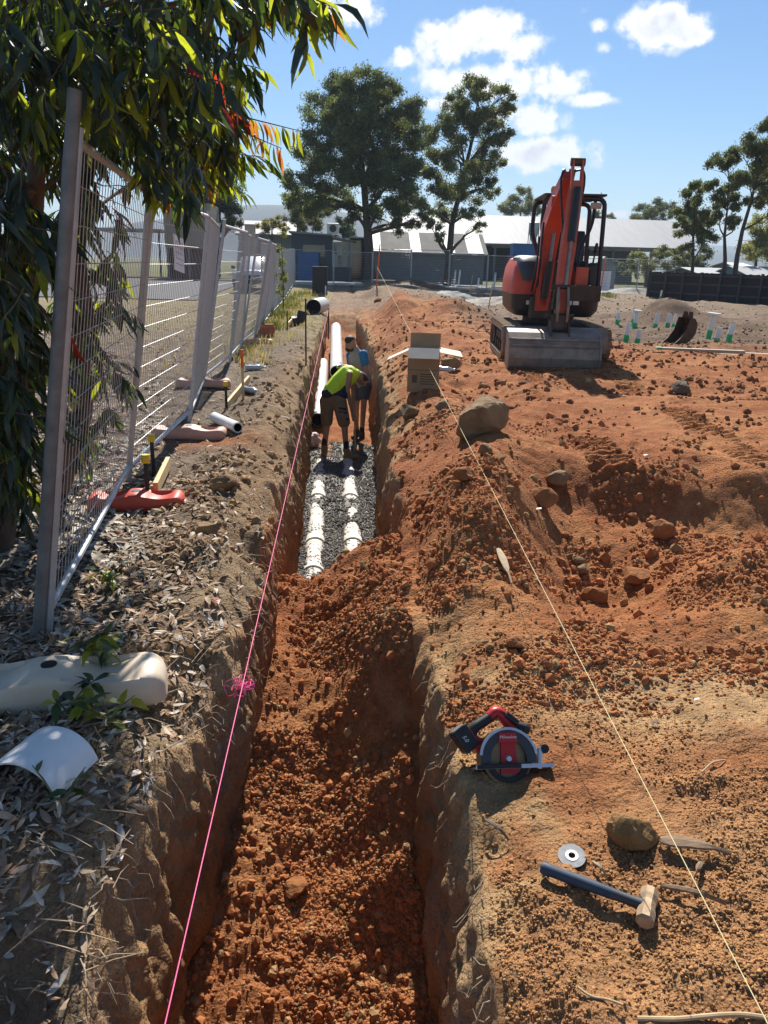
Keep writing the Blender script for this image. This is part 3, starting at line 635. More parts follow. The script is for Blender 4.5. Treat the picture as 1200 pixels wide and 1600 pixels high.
k = MB(); k.box((0, -8.06, ez-.1), (2*hw, .1, .22)); k.build('gutter', galvd, t)
for i in range(9):
    k = MB(); x = -hw+.4+i*(2*hw-.8)/8; k.box((x, -7.8, ez/2-.1), (.18, .18, ez-.2)); k.build('post', galvd, t)
k = MB(); k.box((0, 9.5, ez/2), (2*hw, .1, ez)); k.box((-hw*.55, -2, ez/2), (hw*.7, .1, ez)); k.build('wall', walld, t)
# silo and blue tank
p = ony(831, 400, 70); t = thing('feed_silo', 'galvanised silo with conical hopper standing before the white shed roof', 'silo', (p[0], 70, base_z(p[0], 70)))
b0 = base_z(p[0], 70); zt, zm, zn = ony(831, 348, 70)[2]-b0, ony(831, 362, 70)[2]-b0, ony(831, 381, 70)[2]-b0
k = MB(); k.lathe([(.02, zt+.1), (.46, zt), (.46, zm), (.1, zn), (.1, zn-.25), (0, zn-.25)], n=18); k.build('hopper', galv, t, True)
for i in range(4): k = MB(); q = R(45+90*i); k.tube([(.5*math.cos(q), .5*math.sin(q), 0), (.5*math.cos(q), .5*math.sin(q), zm+.3)], .035, 6); k.build('leg', galvd, t)
p = ony(816, 402, 68); b0 = base_z(p[0], 68); t = thing('tank_crate', 'blue steel box standing under the silo', 'crate', (p[0], 68, b0)); zt = ony(816, 382, 68)[2]-b0
k = MB(); k.box((0, 0, zt/2), (1.9, 1.4, zt), None, .04); k.build('body', blueb, t); k = MB(); k.box((0, 0, zt+.03), (2.0, 1.5, .06)); k.build('lid', blueb, t)
# green-roofed garden shed
A = ony(898, 424, 54); B = ony(962, 424, 54)
t = thing('garden_shed', 'small blue-grey garden shed with pale green roof behind the excavator', 'shed', ((A[0]+B[0])/2, 55.2, base_z(A[0], 55)))
b0 = base_z(A[0], 55); e = ony(960, 415, 54)[2]-b0; r = ony(945, 402, 54)[2]-b0; w_ = (B[0]-A[0])
k = MB(); k.prism([(-.1*w_, 0), (.5*w_, 0), (.5*w_, e), (.2*w_, r), (-.1*w_, e)], -1.2, 1.2); k.build('wall', shedb, t)
k = MB(); k.add([(-.5*w_, -1.1, e-.1), (-.12*w_, -1.35, e-.05), (.2*w_, -1.35, r+.06), (-.15*w_, 1.3, r+.06), (-.5*w_, 1.3, r)], [(0, 1, 2, 3, 4)]); k.add([(.2*w_, -1.35, r+.06), (.54*w_, -1.35, e-.04), (.54*w_, 1.3, e-.04), (.2*w_, 1.3, r+.06)], [(0, 1, 2, 3)]); k.box((-.3*w_, .2, e/2), (.38*w_, 2.2, e-.15)); k.build('roof', greenr, t)
k = MB(); k.box((.22*w_, -1.22, e*.42), (.3*w_, .04, e*.8)); k.build('door', walld, t)
# grey cabin with verandah room, air conditioner and blue container
Yc = 64; A = ony(456, 430, Yc); B = ony(519, 430, Yc); C_ = ony(549, 430, Yc); b0 = base_z(A[0], Yc)
t = thing('site_cabin', 'slate grey flat-roofed cabin with a glazed room at its end', 'cabin', (A[0], Yc, b0)); zl = ony(458, 364, Yc)[2]-b0; zr2 = ony(519, 369, Yc)[2]-b0; w1 = B[0]-A[0]; w2 = C_[0]-B[0]
k = MB(); k.prism([(0, 0), (w1, 0), (w1, zr2), (0, zl)], 0, 5); k.build('wall', walld, t)
k = MB(); k.prism([(-.2, zl+.01), (w1+.0, zr2+.01), (w1, zr2+.13), (-.2, zl+.15)], -.3, 5.2); k.prism([(w1+.01, zr2-.12), (w1+w2+.35, zr2-.42), (w1+w2+.35, zr2-.32), (w1+.01, zr2)], -.3, 5.2); k.build('roof', roofw, t)
k = MB(); k.box((w1+w2/2+.01, 2.5, .55), (w2, 5, 1.1)); k.build('verandah_base', walld, t)
zc0, zc1 = 1.1, zr2-.45
for i in range(5): k = MB(); k.box((w1+.05+i*(w2-.1)/4, .05, (zc0+zc1)/2), (.08, .1, zc1-zc0)); k.build('mullion', cream, t)
for j in range(3): k = MB(); k.box((w1+w2/2, .05, zc0+j*(zc1-zc0)/2), (w2, .09, .09)); k.build('rail', cream, t)
for i in range(4):
    for j in range(2): k = MB(); k.box((w1+.05+(i+.5)*(w2-.1)/4, .12, zc0+(j+.5)*(zc1-zc0)/2), ((w2-.1)/4-.08, .02, (zc1-zc0)/2-.09)); k.build('pane', glass if (i+j) % 2 else cream, t)
k = MB(); k.box((w1*.55, -.02, zl*.64), (w1*.55, .05, zl*.24)); wn = k.build('window', glass, t); k = MB(); k.box((w1*.55, -.04, zl*.51), (w1*.58, .07, .05)); k.build('sill', galvd, wn)
p = ony(520, 362, Yc); t2 = thing('air_conditioner', 'white air conditioning unit on the cabin roof', 'air conditioner', (p[0], Yc+.6, zr2+b0+.13))
k = MB(); k.box((0, 0, .42), (.95, .4, .84), None, .04); k.build('casing', pvc, t2); k = MB(); k.lathe([(.28, -.205), (.28, -.215), (.05, -.225), (0, -.225)], (0, 0, .45), 'Y', 16); k.build('fan_grille', walld, t2)
p = ony(482, 432, 62.2); t = thing('blue_container', 'blue steel container against the slate cabin wall', 'container', (p[0], 62.6, base_z(p[0], 62))); zt = ony(482, 395, 62)[2]-base_z(p[0], 62)
k = MB(); k.box((0, 0, zt/2), (1.6, 1.3, zt)); [k.box((-.7+i*.2, -.66, zt/2), (.09, .05, zt*.9)) for i in range(8)]; k.build('body', blueb, t); k = MB(); k.box((0, 0, zt+.03), (1.7, 1.4, .06)); k.build('roof', blueb, t)
p = ony(561, 430, 63); t = thing('lean_to', 'open lean-to with glass doors at the end of the cabin', 'lean-to', (p[0], 63.5, base_z(p[0], 63))); zt = ony(561, 372, 63)[2]-base_z(p[0], 63)
k = MB(); k.box((0, 0, zt), (1.7, 3, .1)); k.build('roof', roofw, t); k = MB(); k.box((0, 1.4, zt/2), (1.5, .06, zt-.06)); k.build('door', glass, t)
for s in (-1, 1): k = MB(); k.box((s*.75, -1.35, zt/2), (.09, .09, zt-.1)); k.build('post', galvd, t)
# white-roofed house further left, tan corrugated shed
A = ony(372, 362, 80); B = ony(458, 362, 80); pitched('house', 'low house with white ribbed metal roof behind the cabin', A[0], B[0], 80, 88, base_z(A[0], 80), 4.1, 5.4, wallg, roofw, cat='house')
Yt = 56; A = ony(259, 400, Yt); B = ony(331, 400, Yt); b0 = base_z(A[0], Yt); t = thing('tan_shed', 'tall tan corrugated shed with dark open base across the side road', 'shed', ((A[0]+B[0])/2, Yt, b0)); w_ = B[0]-A[0]
z1 = ony(295, 317, Yt)[2]-b0; z0 = ony(295, 388, Yt)[2]-b0
k = MB(); k.box((0, 2, (z1+z0)/2), (w_, 4, z1-z0)); n = int(w_/.22); [k.box((-w_/2+.11+i*w_/n, -.02, (z0+z1)/2-.15), (w_/n*.55, .06, (z1-z0)*.78)) for i in range(n)]; k.box((0, -.03, z1-.25), (w_+.1, .12, .5)); k.build('cladding', tancl, t)
k = MB(); k.box((0, 2.2, z0/2), (w_-.2, 3.4, z0-.02)); k.build('opening_shade', shade_in, t)  # solid near-black block stands in for the shade under the cladding
for s in (-1, 0, 1): k = MB(); k.box((s*(w_/2-.12), .1, z0/2), (.15, .15, z0-.02)); k.build('post', galvd, t)
A = ony(208, 400, 60); t = thing('white_carport', 'pale roofed carport beside the tan shed', 'carport', (A[0], 61, base_z(A[0], 60))); zt = ony(225, 365, 60)[2]
k = MB(); k.box((0, 0, zt), (4.6, 4, .15)); k.build('roof', roofw, t)
for s in (-1, 1): k = MB(); k.box((s*2.1, -1.7, zt/2), (.12, .12, zt-.16)); k.build('post', galvd, t)
p = ony(393, 440, 46); t = thing('brick_pillar', 'square tan timber pillar standing behind the parked ute', 'pillar', (p[0], 46, base_z(p[0], 46))); zt = ony(393, 353, 46)[2]-base_z(p[0], 46)
k = MB(); k.box((0, 0, zt/2), (.55, .5, zt), None, .02); k.build('shaft', tancl, t); k = MB(); k.box((0, 0, zt+.04), (.6, .56, .08)); k.build('cap', tancl, t)
# houses beyond the paling fence
def simple_house(name, label, px0, px1, pe, pr, Y, dpt, wm, rm):
    A = ony(px0, pe, Y); B = ony(px1, pe, Y); r = ony(px0, pr, Y+dpt/2); return pitched(name, label, A[0], B[0], Y, Y+dpt, base_z(A[0], Y), A[2], max(r[2], A[2]+.3), wm, rm, cat='house')
simple_house('house', 'low grey house with pale flat-pitched roof beyond the paling fence', 1092, 1168, 428, 420, 60, 6, walld, roofw)
simple_house('house', 'teal walled house with striped pale roof beyond the paling fence', 1172, 1260, 432, 418, 56, 6, teal, roofw)
simple_house('house', 'small cream roofed outbuilding between the two houses past the fence', 1152, 1176, 418, 412, 72, 5, wallg, cream)

# ------------------------------------------------------------------ parked ute
p = ony(389, 447, 39); b0 = g1(p[0], 39); t = thing('parked_ute', 'white utility vehicle parked facing the fence on the side road', 'ute', (p[0], 39.5, b0+.04))
carw = mat('white_car_paint', (.7, .7, .7), .25, .05, 3, coat=.5)
def ring(x, z0, z1, w, y): return [Vector(v) for v in ((-w, y, z0), (w, y, z0), (w, y, z1-.06), (w-.08, y, z1), (-w+.08, y, z1), (-w, y, z1-.06))]
k = MB(); k.loft([ring(0, .45, .85, .8, -.05), ring(0, .35, 1.0, .88, .12), ring(0, .35, 1.06, .9, 1.2), ring(0, .35, 1.08, .9, 5.0)]); k.build('body', carw, t, True)
k = MB(); k.loft([ring(0, 1.03, 1.06, .8, 1.1), ring(0, 1.05, 1.66, .66, 1.85), ring(0, 1.05, 1.7, .68, 2.9), ring(0, 1.05, 1.15, .8, 3.3)]); k.build('cabin', carw, t, True)
k = MB(); k.add([(-.68, 1.18, 1.12), (.68, 1.18, 1.12), (.58, 1.78, 1.6), (-.58, 1.78, 1.6)], [(0, 1, 2, 3)]); k.build('windscreen', glass, t)
k = MB(); k.box((0, -.06, .72), (1.0, .06, .18)); k.build('grille', blackm, t); k = MB(); k.box((0, -.1, .5), (1.7, .16, .2), None, .04); k.build('bumper', blackm, t)
for s in (-1, 1):
    k = MB(); k.box((s*.66, -.03, .8), (.3, .1, .18), None, .03); k.build('headlight', mat('lamp_glass', (.6, .6, .6), .15, .05, 5), t)
    for yy in (.95, 3.9):
        k = MB(); k.lathe([(.0, -.12), (.34, -.12), (.38, -.07), (.38, .07), (.34, .12), (0, .12)], (s*.78, yy, .36), 'X', 18); wh = k.build('wheel', blackm, t, True)
    k = MB(); k.box((s*.98, 1.35, 1.15), (.2, .1, .16), None, .03); k.build('mirror', blackm, t)
# ------------------------------------------------------------------ temporary fence
def fence_panel(name, label, length=2.35, H=2.05, group=None):
    t = thing(name, label, 'fence panel', (0, 0, 0), 0, group); L_ = length
    f = MB(); r = .019
    for z in (.12, H): f = MB(); f.tube([(0, 0, z), (L_, 0, z)], r, 8); f.build('frame_rail', galv, t, True)
    for x in (0, L_): f = MB(); f.tube([(x, 0, 0), (x, 0, H+.05)], r*1.1, 8); f.build('frame_post', galv, t, True)
    w = MB()
    n = int(L_/.068)
    for i in range(1, n): w.tube([(i*L_/n, 0, .12), (i*L_/n, 0, H)], .0024, 3, False)
    for i in range(1, 13): w.tube([(0, .004, .12+i*(H-.12)/13), (L_, .004, .12+i*(H-.12)/13)], .003, 3, False)
    w.build('wire_mesh', galv, t)
    return t
PX = [(-1.31, 3.19), (-1.62, 5.75), (-1.60, 8.12), (-1.86, 10.5), (-1.84, 12.9), (-1.95, 15.3), (-1.95, 17.7)]
while PX[-1][1] < 48: PX.append((PX[-1][0]-.075, PX[-1][1]+2.4))
proto = None; LEAN = [3, 2, 2, 1.5]+[1]*20
_tops = [(118, 235), (232, 300), (325, 340), (350, 350), (376, 357), (402, 360), (423, 372)]; LEAN = [math.degrees(math.asin(max(-.02, min(.3, (ony(*_tops[i], PX[i][1])[0]-PX[i][0])/2.05)))) for i in range(7)]+[1]*20; print('LEAN', LEAN)
flabels = ['temporary wire fence panel wrapped by gum leaves, next to the cream fence foot', 'temporary wire fence panel with a paper notice, behind the red fence foot', 'temporary wire fence panel leaning from the pair of doubled posts', 'temporary wire fence panel running past the brick on the ground']
for i in range(len(PX)-1):
    a, b = Vector((*PX[i], 0)), Vector((*PX[i+1], 0)); d = b-a; ang = math.atan2(d.y, d.x)
    ORD = ['first', 'second', 'third', 'fourth', 'fifth', 'sixth', 'seventh', 'eighth', 'ninth', 'tenth', 'eleventh', 'twelfth', 'thirteenth', 'fourteenth', 'fifteenth', 'sixteenth', 'seventeenth', 'eighteenth', 'nineteenth', 'twentieth', 'twenty-first', 'twenty-second']
    lab = flabels[i] if i < 4 else '%s trench-side wire fence panel counted from the tall steel tube' % ORD[i]
    if proto is None: proto = fence_panel('temporary_fence', lab); o = proto
    else: o = copy_tree(proto)
    tag(o, lab, 'fence panel', 'temporary fence along the trench')
    z = g1(a.x, a.y); z2 = g1(b.x, b.y)
    M_ = Matrix.Translation((a.x, a.y, z+.02))@Matrix.Rotation(ang, 4, 'Z')@Matrix.Rotation(R(LEAN[i]), 4, 'X')
    o.rotation_mode = 'QUATERNION'; o.location = M_.to_translation(); o.rotation_quaternion = M_.to_quaternion(); s = d.length/2.37; o.scale = (s, 1, 1)
x = PX[-1][0]; si = 0
while x < 19:
    o = copy_tree(proto); tag(o, '%s street-side wire fence panel counted from the corner with the trench fence' % ORD[si], 'fence panel', 'temporary fence along the street'); si += 1
    o.rotation_mode = 'QUATERNION'; o.rotation_quaternion = Quaternion((0, 0, 1), R(rr.uniform(-1.5, 1.5))); o.location = (x, 49.9+rr.uniform(-.1, .1), g1(x, 50)); o.scale = (1, 1, 1); x += 2.4
# extra tall scaffold tube clamped at the first panel end
b = Vector((-1.345, 3.16, g1(-1.35, 3.16))); tp = Vector(ony(117, 140, 3.2)); k = MB(); k.tube([(0, 0, 0), tp-b], .026, 12); t = tag(k.build('steel_post', galvd, None, True, b), 'tall grey steel tube standing in the cream fence foot', 'post')
for (px, py, Y, w_, h_, lab) in ((276, 397, 6.9, .075, .28, 'narrow white paper notice tied to the wire fence'), (936, 438, 49.8, 1.45, 1.15, 'white notice board on the street fence behind the excavator')):
    p = ony(px, py, Y); t = thing('notice', lab, 'sign', p, R(60) if Y < 10 else 0)
    if Y < 10: t.rotation_euler = (R(0), R(6), R(88)); w_ = .34
    k = MB(); k.box((0, -.025 if Y > 10 else -.02, 0), (w_, .006, h_)); s = k.build('sheet', mat('paper_white', (.75, .75, .76), .6, .06, 3), t)
    k = MB()
    for i in range(5): k.box((0, (-.029 if Y > 10 else -.024), h_*(.34-.16*i)), (w_*.7, .002, h_*.025))
    k.build('print', mat('faded_ink', (.38, .38, .42), .7, .1, 5), t)
# ------------------------------------------------------------------ black paling fence
palm = mat('black_paling', (.018, .018, .02), .85, .4, 3, stretch=(9, 9, .5)); railm = mat('dark_rail', (.06, .055, .05), .85, .3, 3)
A = Vector(ony(1012, 468, 45)); A.z = 0; B = Vector(ony(1200, 492, 38)); B.z = 0; D_ = (B-A); B2 = A+D_*2.0; n_span = 14; LN = (B2-A).length; ang = math.atan2(D_.y, D_.x)
t = thing('paling_fence', 'weathered black timber paling fence with exposed rails', 'fence', (A.x, A.y, g1(A.x, A.y)-.05), ang)
k = MB(); r_ = random.Random(5); i = 0; x = 0
while x < LN: h = 1.42+r_.uniform(-.03, .03); k.box((x+.06, .05, h/2-.12), (.115, .02, h+.24)); x += .122
tag(k.build('palings', palm, t), kind='stuff')
for z in (.35, .85, 1.3): k = MB(); k.box((LN/2, -.0, z), (LN, .05, .09)); k.build('rail', railm, t)
for i in range(n_span): k = MB(); k.box((i*LN/(n_span-1), -.08, .62), (.1, .1, 1.7)); k.build('post', railm, t)
# far scrubby weeds along the fence run
wv = []; 
def tufts(name, label, spots, col, h=.3):
    P = []; Sz = []; C = []
    for x, y, n, s in spots:
        px = RNG.normal(x, s, n); py = RNG.normal(y, s*1.6, n); P.append(np.stack([px, py, gz(px, py)-.01], -1)); Sz.append(RNG.uniform(.5, 1.2, n)*h); C.append(np.array(col)[None]*RNG.uniform(.6, 1.4, (n, 1)))
    tv = [(-.03, 0, 0), (.03, 0, 0), (.05, .12, .6), (.0, .3, 1.0)]; tf = [(0, 1, 2, 3)]
    P = np.concatenate(P); o = scatter(name, tv, tf, P, rotmats(len(P), .45), np.concatenate(Sz), leafc, np.concatenate(C)); tag(o, label, 'grass', kind='stuff')
tufts('dry_weeds', 'dry straw-coloured weeds growing along the fence line', [(-1.7+RNG.normal(0, .25), yy, 60, .22) for yy in np.linspace(13, 42, 40)]+[(-2.6, yy, 40, .7) for yy in np.linspace(12, 30, 14)], (.26, .21, .11), .17)
tufts('green_weeds', 'green weeds sprouting at the foot of the far fence', [(-1.75, 19.5, 160, .16), (-1.9, 24, 200, .2), (-2.0, 29, 260, .25), (-2.2, 34, 200, .3), (14.5, 43, 200, .3), (-1.9, 38, 200, .3)], (.10, .11, .04), .30)

# ------------------------------------------------------------------ excavator
exr = mat('excavator_red', (.50, .045, .018), .42, .3, 5, c2=(.60, .085, .035)); exrf = mat('faded_red', (.44, .06, .03), .5, .35, 5, c2=(.58, .13, .07)); exb = mat('excavator_black', (.02, .021, .023), .45, .25, 6); exg = mat('grey_hood', (.055, .06, .06), .35, .15, 5)
stl = mat('worn_steel', (.25, .20, .16), .55, .35, 7, .1, .25); stld = mat('dirty_steel', (.075, .055, .042), .7, .4, 6, .2, .2); chrome = mat('chrome_rod', (.22, .2, .18), .35, .25, 9, 0, .7); decal = mat('decal_white', (.7, .66, .55), .5, .2, 30); rub = mat('muddy_rubber', (.26, .175, .105), .9, .45, 8, .3)
E0 = Vector((3.25, 12.9, .27)); ex = thing('excavator', 'red compact excavator with raised boom and wide mud bucket', 'excavator', (3.41, 12.88, .27), R(-5.5))
def q(x, y, z): return Vector((x, y, z))-E0
def stad(y0, y1, z0, z1, n=10):
    r = (z1-z0)/2; zc = (z0+z1)/2; o = []
    for i in range(n+1): a = R(90+180*i/n); o.append((y0+r+r*math.cos(a), zc+r*math.sin(a)))
    for i in range(n+1): a = R(-90+180*i/n); o.append((y1-r+r*math.cos(a), zc+r*math.sin(a)))
    return o
for s, xc in ((-1, 2.555), (1, 3.94)):
    k = MB(); out = stad(11.98, 14.1, .27, .78); inn = stad(12.06, 14.02, .35, .70); n = len(out); vs = []
    for x in (xc-.15, xc+.15):
        vs += [q(x, *p) for p in out]+[q(x, *p) for p in inn]
    fs = []
    for i in range(n):
        j = (i+1) % n; fs += [(i, j, 2*n+j, 2*n+i), (n+i, 3*n+i, 3*n+j, n+j), (i, n+i, n+j, j), (2*n+i, 2*n+j, 3*n+j, 3*n+i)]
    k.add(vs, fs)
    per = []                                # grousers standing on the belt
    for i in range(n):
        a, b = Vector((0, *out[i])), Vector((0, *out[(i+1) % n])); m = max(1, int((b-a).length/.09)); per += [(a.lerp(b, (j+.5)/m), (b-a).normalized()) for j in range(m)]
    for p, d in per:
        k.box(q(xc, p.y, p.z), (.30, .035, .05), Matrix(((1, 0, 0), (0, d.y, -d.z), (0, d.z, d.y))))
    tr = k.build('track', rub, ex)
    for yy in (12.26, 12.72, 13.05, 13.38, 13.82):
        w = MB(); rr_ = .16 if yy in (12.26, 13.82) else .08; w.lathe([(0, -.11), (rr_, -.11), (rr_, .11), (0, .11)], q(xc, yy, .52 if rr_ > .1 else .43), 'X', 16); w.build('roller', stld, tr, True)
    w = MB(); w.box(q(xc, 13.04, .55), (.16, 1.5, .16), None, .03); w.build('track_frame', stld, tr)
k = MB(); k.box(q(3.25, 13.05, .64), (1.1, .9, .3), None, .05); k.lathe([(0, 0), (.42, 0), (.42, .16), (0, .16)], q(3.25, 13.05, .78), 'Z', 24); k.build('undercarriage', stld, ex)
# dozer blade
k = MB(); prof = [(11.86, .36), (11.80, .42), (11.785, .56), (11.80, .70), (11.84, .80), (11.88, .80), (11.845, .70), (11.83, .56), (11.845, .42), (11.90, .36)]
k.prism([(p[0]-E0.y, p[1]-E0.z) for p in prof], 2.40-E0.x, 3.98-E0.x, Matrix(((0, 1, 0, 0), (1, 0, 0, 0), (0, 0, 1, 0), (0, 0, 0, 1)))); bl = k.build('dozer_blade', stl, ex)
for x in (2.9, 3.55): k = MB(); k.box(q(x, 12.3, .55), (.1, .85, .12)); k.build('blade_arm', stld, bl)
# house
def rounded(x0, x1, y0, y1, r, n=6):
    o = []
    for cx, cy, a0 in ((x1-r, y1-r, 0), (x0+r, y1-r, 90), (x0+r, y0+r, 180), (x1-r, y0+r, 270)):
        for i in range(n+1): a = R(a0+90*i/n); o.append((cx+r*math.cos(a), cy+r*math.sin(a)))
    return o
def lo(mb, rings): mb.loft([[q(x, y, z) for x, y in o] for o, z in rings]); return mb
lo(MB(), [(rounded(2.66, 3.86, 12.42, 14.0, .22), .92), (rounded(2.57, 3.94, 12.34, 14.12, .25), 1.02), (rounded(2.55, 3.95, 12.32, 14.15, .25), 1.25)]).build('skirt', exb, ex, True)
lo(MB(), [(rounded(2.55, 3.05, 12.36, 14.1, .16), 1.252), (rounded(2.55, 3.05, 12.38, 14.1, .18), 1.45), (rounded(2.58, 3.03, 12.44, 14.05, .17), 1.66), (rounded(2.63, 3.0, 12.58, 13.95, .15), 1.78), (rounded(2.7, 2.95, 12.7, 13.85, .12), 1.81)]).build('engine_cover', exr, ex, True)
lo(MB(), [(rounded(2.70, 2.95, 12.335, 12.6, .06), 1.46), (rounded(2.65, 2.99, 12.36, 12.7, .1), 1.58), (rounded(2.615, 3.035, 12.40, 13.0, .16), 1.68), (rounded(2.62, 3.01, 12.54, 13.4, .16), 1.80), (rounded(2.69, 2.96, 12.68, 13.4, .12), 1.835)]).build('hood_panel', exg, ex, True)
lo(MB(), [(rounded(3.06, 3.93, 13.5, 14.12, .18), 1.252), (rounded(3.06, 3.9, 13.55, 14.05, .18), 1.72), (rounded(3.1, 3.85, 13.6, 14.0, .15), 1.78)]).build('counterweight', exr, ex, True)
k = MB(); k.box(q(3.5, 12.9, 1.29), (.84, 1.15, .07)); k.build('floor_plate', exb, ex)
k = MB(); k.box(q(3.58, 12.33, 1.29), (.68, .04, .24), None, .015); k.build('front_guard', stld, ex)
k = MB(); k.box(q(3.56, 13.1, 1.5), (.5, .5, .34), None, .05); k.build('seat_base', exr, ex)
k = MB(); k.box(q(3.56, 13.05, 1.72), (.48, .5, .12), None, .05); st = k.build('seat', exb, ex, True); k = MB(); k.box(q(3.56, 13.32, 2.0), (.46, .12, .5), Matrix.Rotation(R(-8), 3, 'X'), .05); k.build('backrest', exb, st, True)
for x in (3.24, 3.82):
    k = MB(); k.box(q(x, 12.86, 1.55), (.16, .55, .4), None, .05); cn = k.build('console', exb, ex); k = MB(); k.tube([q(x, 12.66, 1.74), q(x+.01, 12.62, 1.92)], .014, 8); k.capsule(q(x+.01, 12.62, 1.92), q(x+.02, 12.61, 2.02), .03, .025, 8); k.build('joystick', exb, cn, True)
k = MB(); k.box(q(3.56, 12.5, 1.66), (.5, .04, .04)); k.tube([q(3.42, 12.5, 1.32), q(3.42, 12.5, 1.9)], .015, 8); k.tube([q(3.66, 12.5, 1.32), q(3.70, 12.48, 1.95)], .022, 8); k.build('travel_levers', exb, ex)
k = MB(); k.box(q(3.62, 12.44, 1.5), (.2, .05, .36), None, .02); k.build('leg_panel', exrf, ex)
def bend(pts, r=.1, n=5):                    # rounded corners
    pts = [Vector(p) for p in pts]; o = [pts[0]]
    for a, b, c in zip(pts, pts[1:], pts[2:]):
        u = (a-b).normalized(); v = (c-b).normalized(); rr_ = min(r, (a-b).length*.45, (c-b).length*.45)
        for i in range(n+1): t_ = i/n; o.append((b+u*rr_)*(1-t_)**2+b*2*t_*(1-t_)+(b+v*rr_)*t_**2)
    return o+[pts[-1]]
for yy, nm in ((12.62, 'canopy_frame'), (13.72, 'canopy_frame')):
    k = MB(); k.tube(bend([q(3.93, yy, 1.25), q(3.90, yy, 2.68), q(2.98, yy, 2.70), q(2.965, yy, 2.22), q(3.1, yy+.05, 1.9), q(3.12, yy+.1, 1.28)], .12), .036, 10); k.build(nm, exb, ex, True)
k = MB(); k.box(q(3.44, 13.17, 2.735), (.95, 1.2, .035), None, .012); k.build('canopy_roof', exb, ex)
k = MB(); k.tube(bend([q(3.78, 12.75, 2.66), q(3.77, 12.75, 2.3), q(3.6, 12.72, 1.95), q(3.58, 12.7, 1.6)], .2), .028, 8); k.build('grab_rail', exb, ex, True)
k = MB(); k.tube(bend([q(3.05, 12.66, 2.68), q(3.08, 12.66, 2.0), q(3.05, 12.7, 1.75)], .2), .022, 8); k.build('grab_rail', exb, ex, True)
k = MB(); k.box(q(3.76, 12.57, 2.58), (.16, .08, .09), None, .015); k.build('work_light', mat('lamp_housing', (.42, .34, .24), .4, .2, 9), ex)
k = MB(); k.lathe([(.05, 0), (.05, .09), (.03, .12), (0, .12)], q(3.15, 12.9, 2.755), 'Z', 12); k.build('beacon', mat('amber_lens', (.9, .3, .02), .3, .1, 9), ex, True)
k = MB(); k.tube([q(3.84, 12.66, 2.69), q(3.84, 12.66, 2.78)], .006, 5); k.build('aerial', exb, ex)
# boom, arm, cylinders
def boxsec(c, w, d, tilt=0.0):
    c = Vector(c); dy, dz = math.cos(tilt)*d/2, math.sin(tilt)*d/2
    return [c+Vector((-w/2, -dy, -dz)), c+Vector((w/2, -dy, -dz)), c+Vector((w/2, dy, dz)), c+Vector((-w/2, dy, dz))]
k = MB(); k.loft([boxsec(q(2.985, 12.2, 1.02), .2, .2), boxsec(q(3.0, 12.24, 1.3), .23, .24), boxsec(q(3.03, 12.3, 1.9), .24, .34), boxsec(q(3.055, 12.28, 2.25), .24, .40, .2), boxsec(q(3.09, 12.15, 2.52), .22, .34, .5), boxsec(q(3.15, 11.95, 2.82), .17, .2, .7), boxsec(q(3.17, 11.86, 2.93), .15, .15, .8)]); bm_ = k.build('boom', exr, ex)
k = MB(); k.box(q(3.09, 12.06, 2.42), (.2, .03, .5), Matrix.Rotation(R(14), 3, 'X')); k.build('boom_plate', exrf, bm_)
for x in (2.93, 3.06): k = MB(); k.box(q(x, 12.10, 1.55), (.035, .05, .9), Matrix.Rotation(R(-4), 3, 'X')); k.build('boom_rib', exr, bm_)
k = MB(); k.box(q(2.99, 12.28, 1.06), (.34, .3, .34), None, .05); k.build('swing_bracket', stld, ex)
k = MB(); k.tube([q(3.0, 12.04, 1.2), q(3.04, 12.0, 1.75)], .055, 12); cy = k.build('boom_cylinder', exb, ex, True); k = MB(); k.tube([q(3.04, 12.0, 1.75), q(3.07, 12.04, 2.15)], .026, 10); k.build('piston_rod', chrome, cy, True)
k = MB(); k.loft([boxsec(q(3.14, 11.42, 1.02), .13, .12), boxsec(q(3.16, 11.46, 1.35), .17, .2), boxsec(q(3.20, 11.54, 1.9), .19, .25), boxsec(q(3.245, 11.66, 2.5), .185, .26), boxsec(q(3.27, 11.73, 2.84), .17, .22)]); am = k.build('dipper_arm', exrf, ex)
for s in (-1, 1): k = MB(); k.loft([boxsec(q(3.27+s*.072, 11.72, 2.80), .025, .2), boxsec(q(3.28+s*.068, 11.79, 3.0), .025, .15), boxsec(q(3.285+s*.066, 11.82, 3.13), .025, .1)]); k.build('arm_lug', exrf, am)
k = MB(); k.lathe([(0, -.1), (.058, -.1), (.058, .1), (0, .1)], q(3.285, 11.82, 3.1), 'X', 14); k.build('pivot_pin', stld, am, True)
k = MB(); k.tube([q(3.22, 11.42, 2.02), q(3.262, 11.54, 2.74)], .056, 12); cy = k.build('bucket_cylinder', exb, ex, True); k = MB(); k.tube([q(3.185, 11.34, 1.38), q(3.22, 11.42, 2.02)], .026, 10); k.build('piston_rod', chrome, cy, True)
k = MB(); k.tube([q(3.20, 12.0, 2.62), q(3.24, 11.93, 3.02)], .05, 12); k.build('arm_cylinder', exb, ex, True)
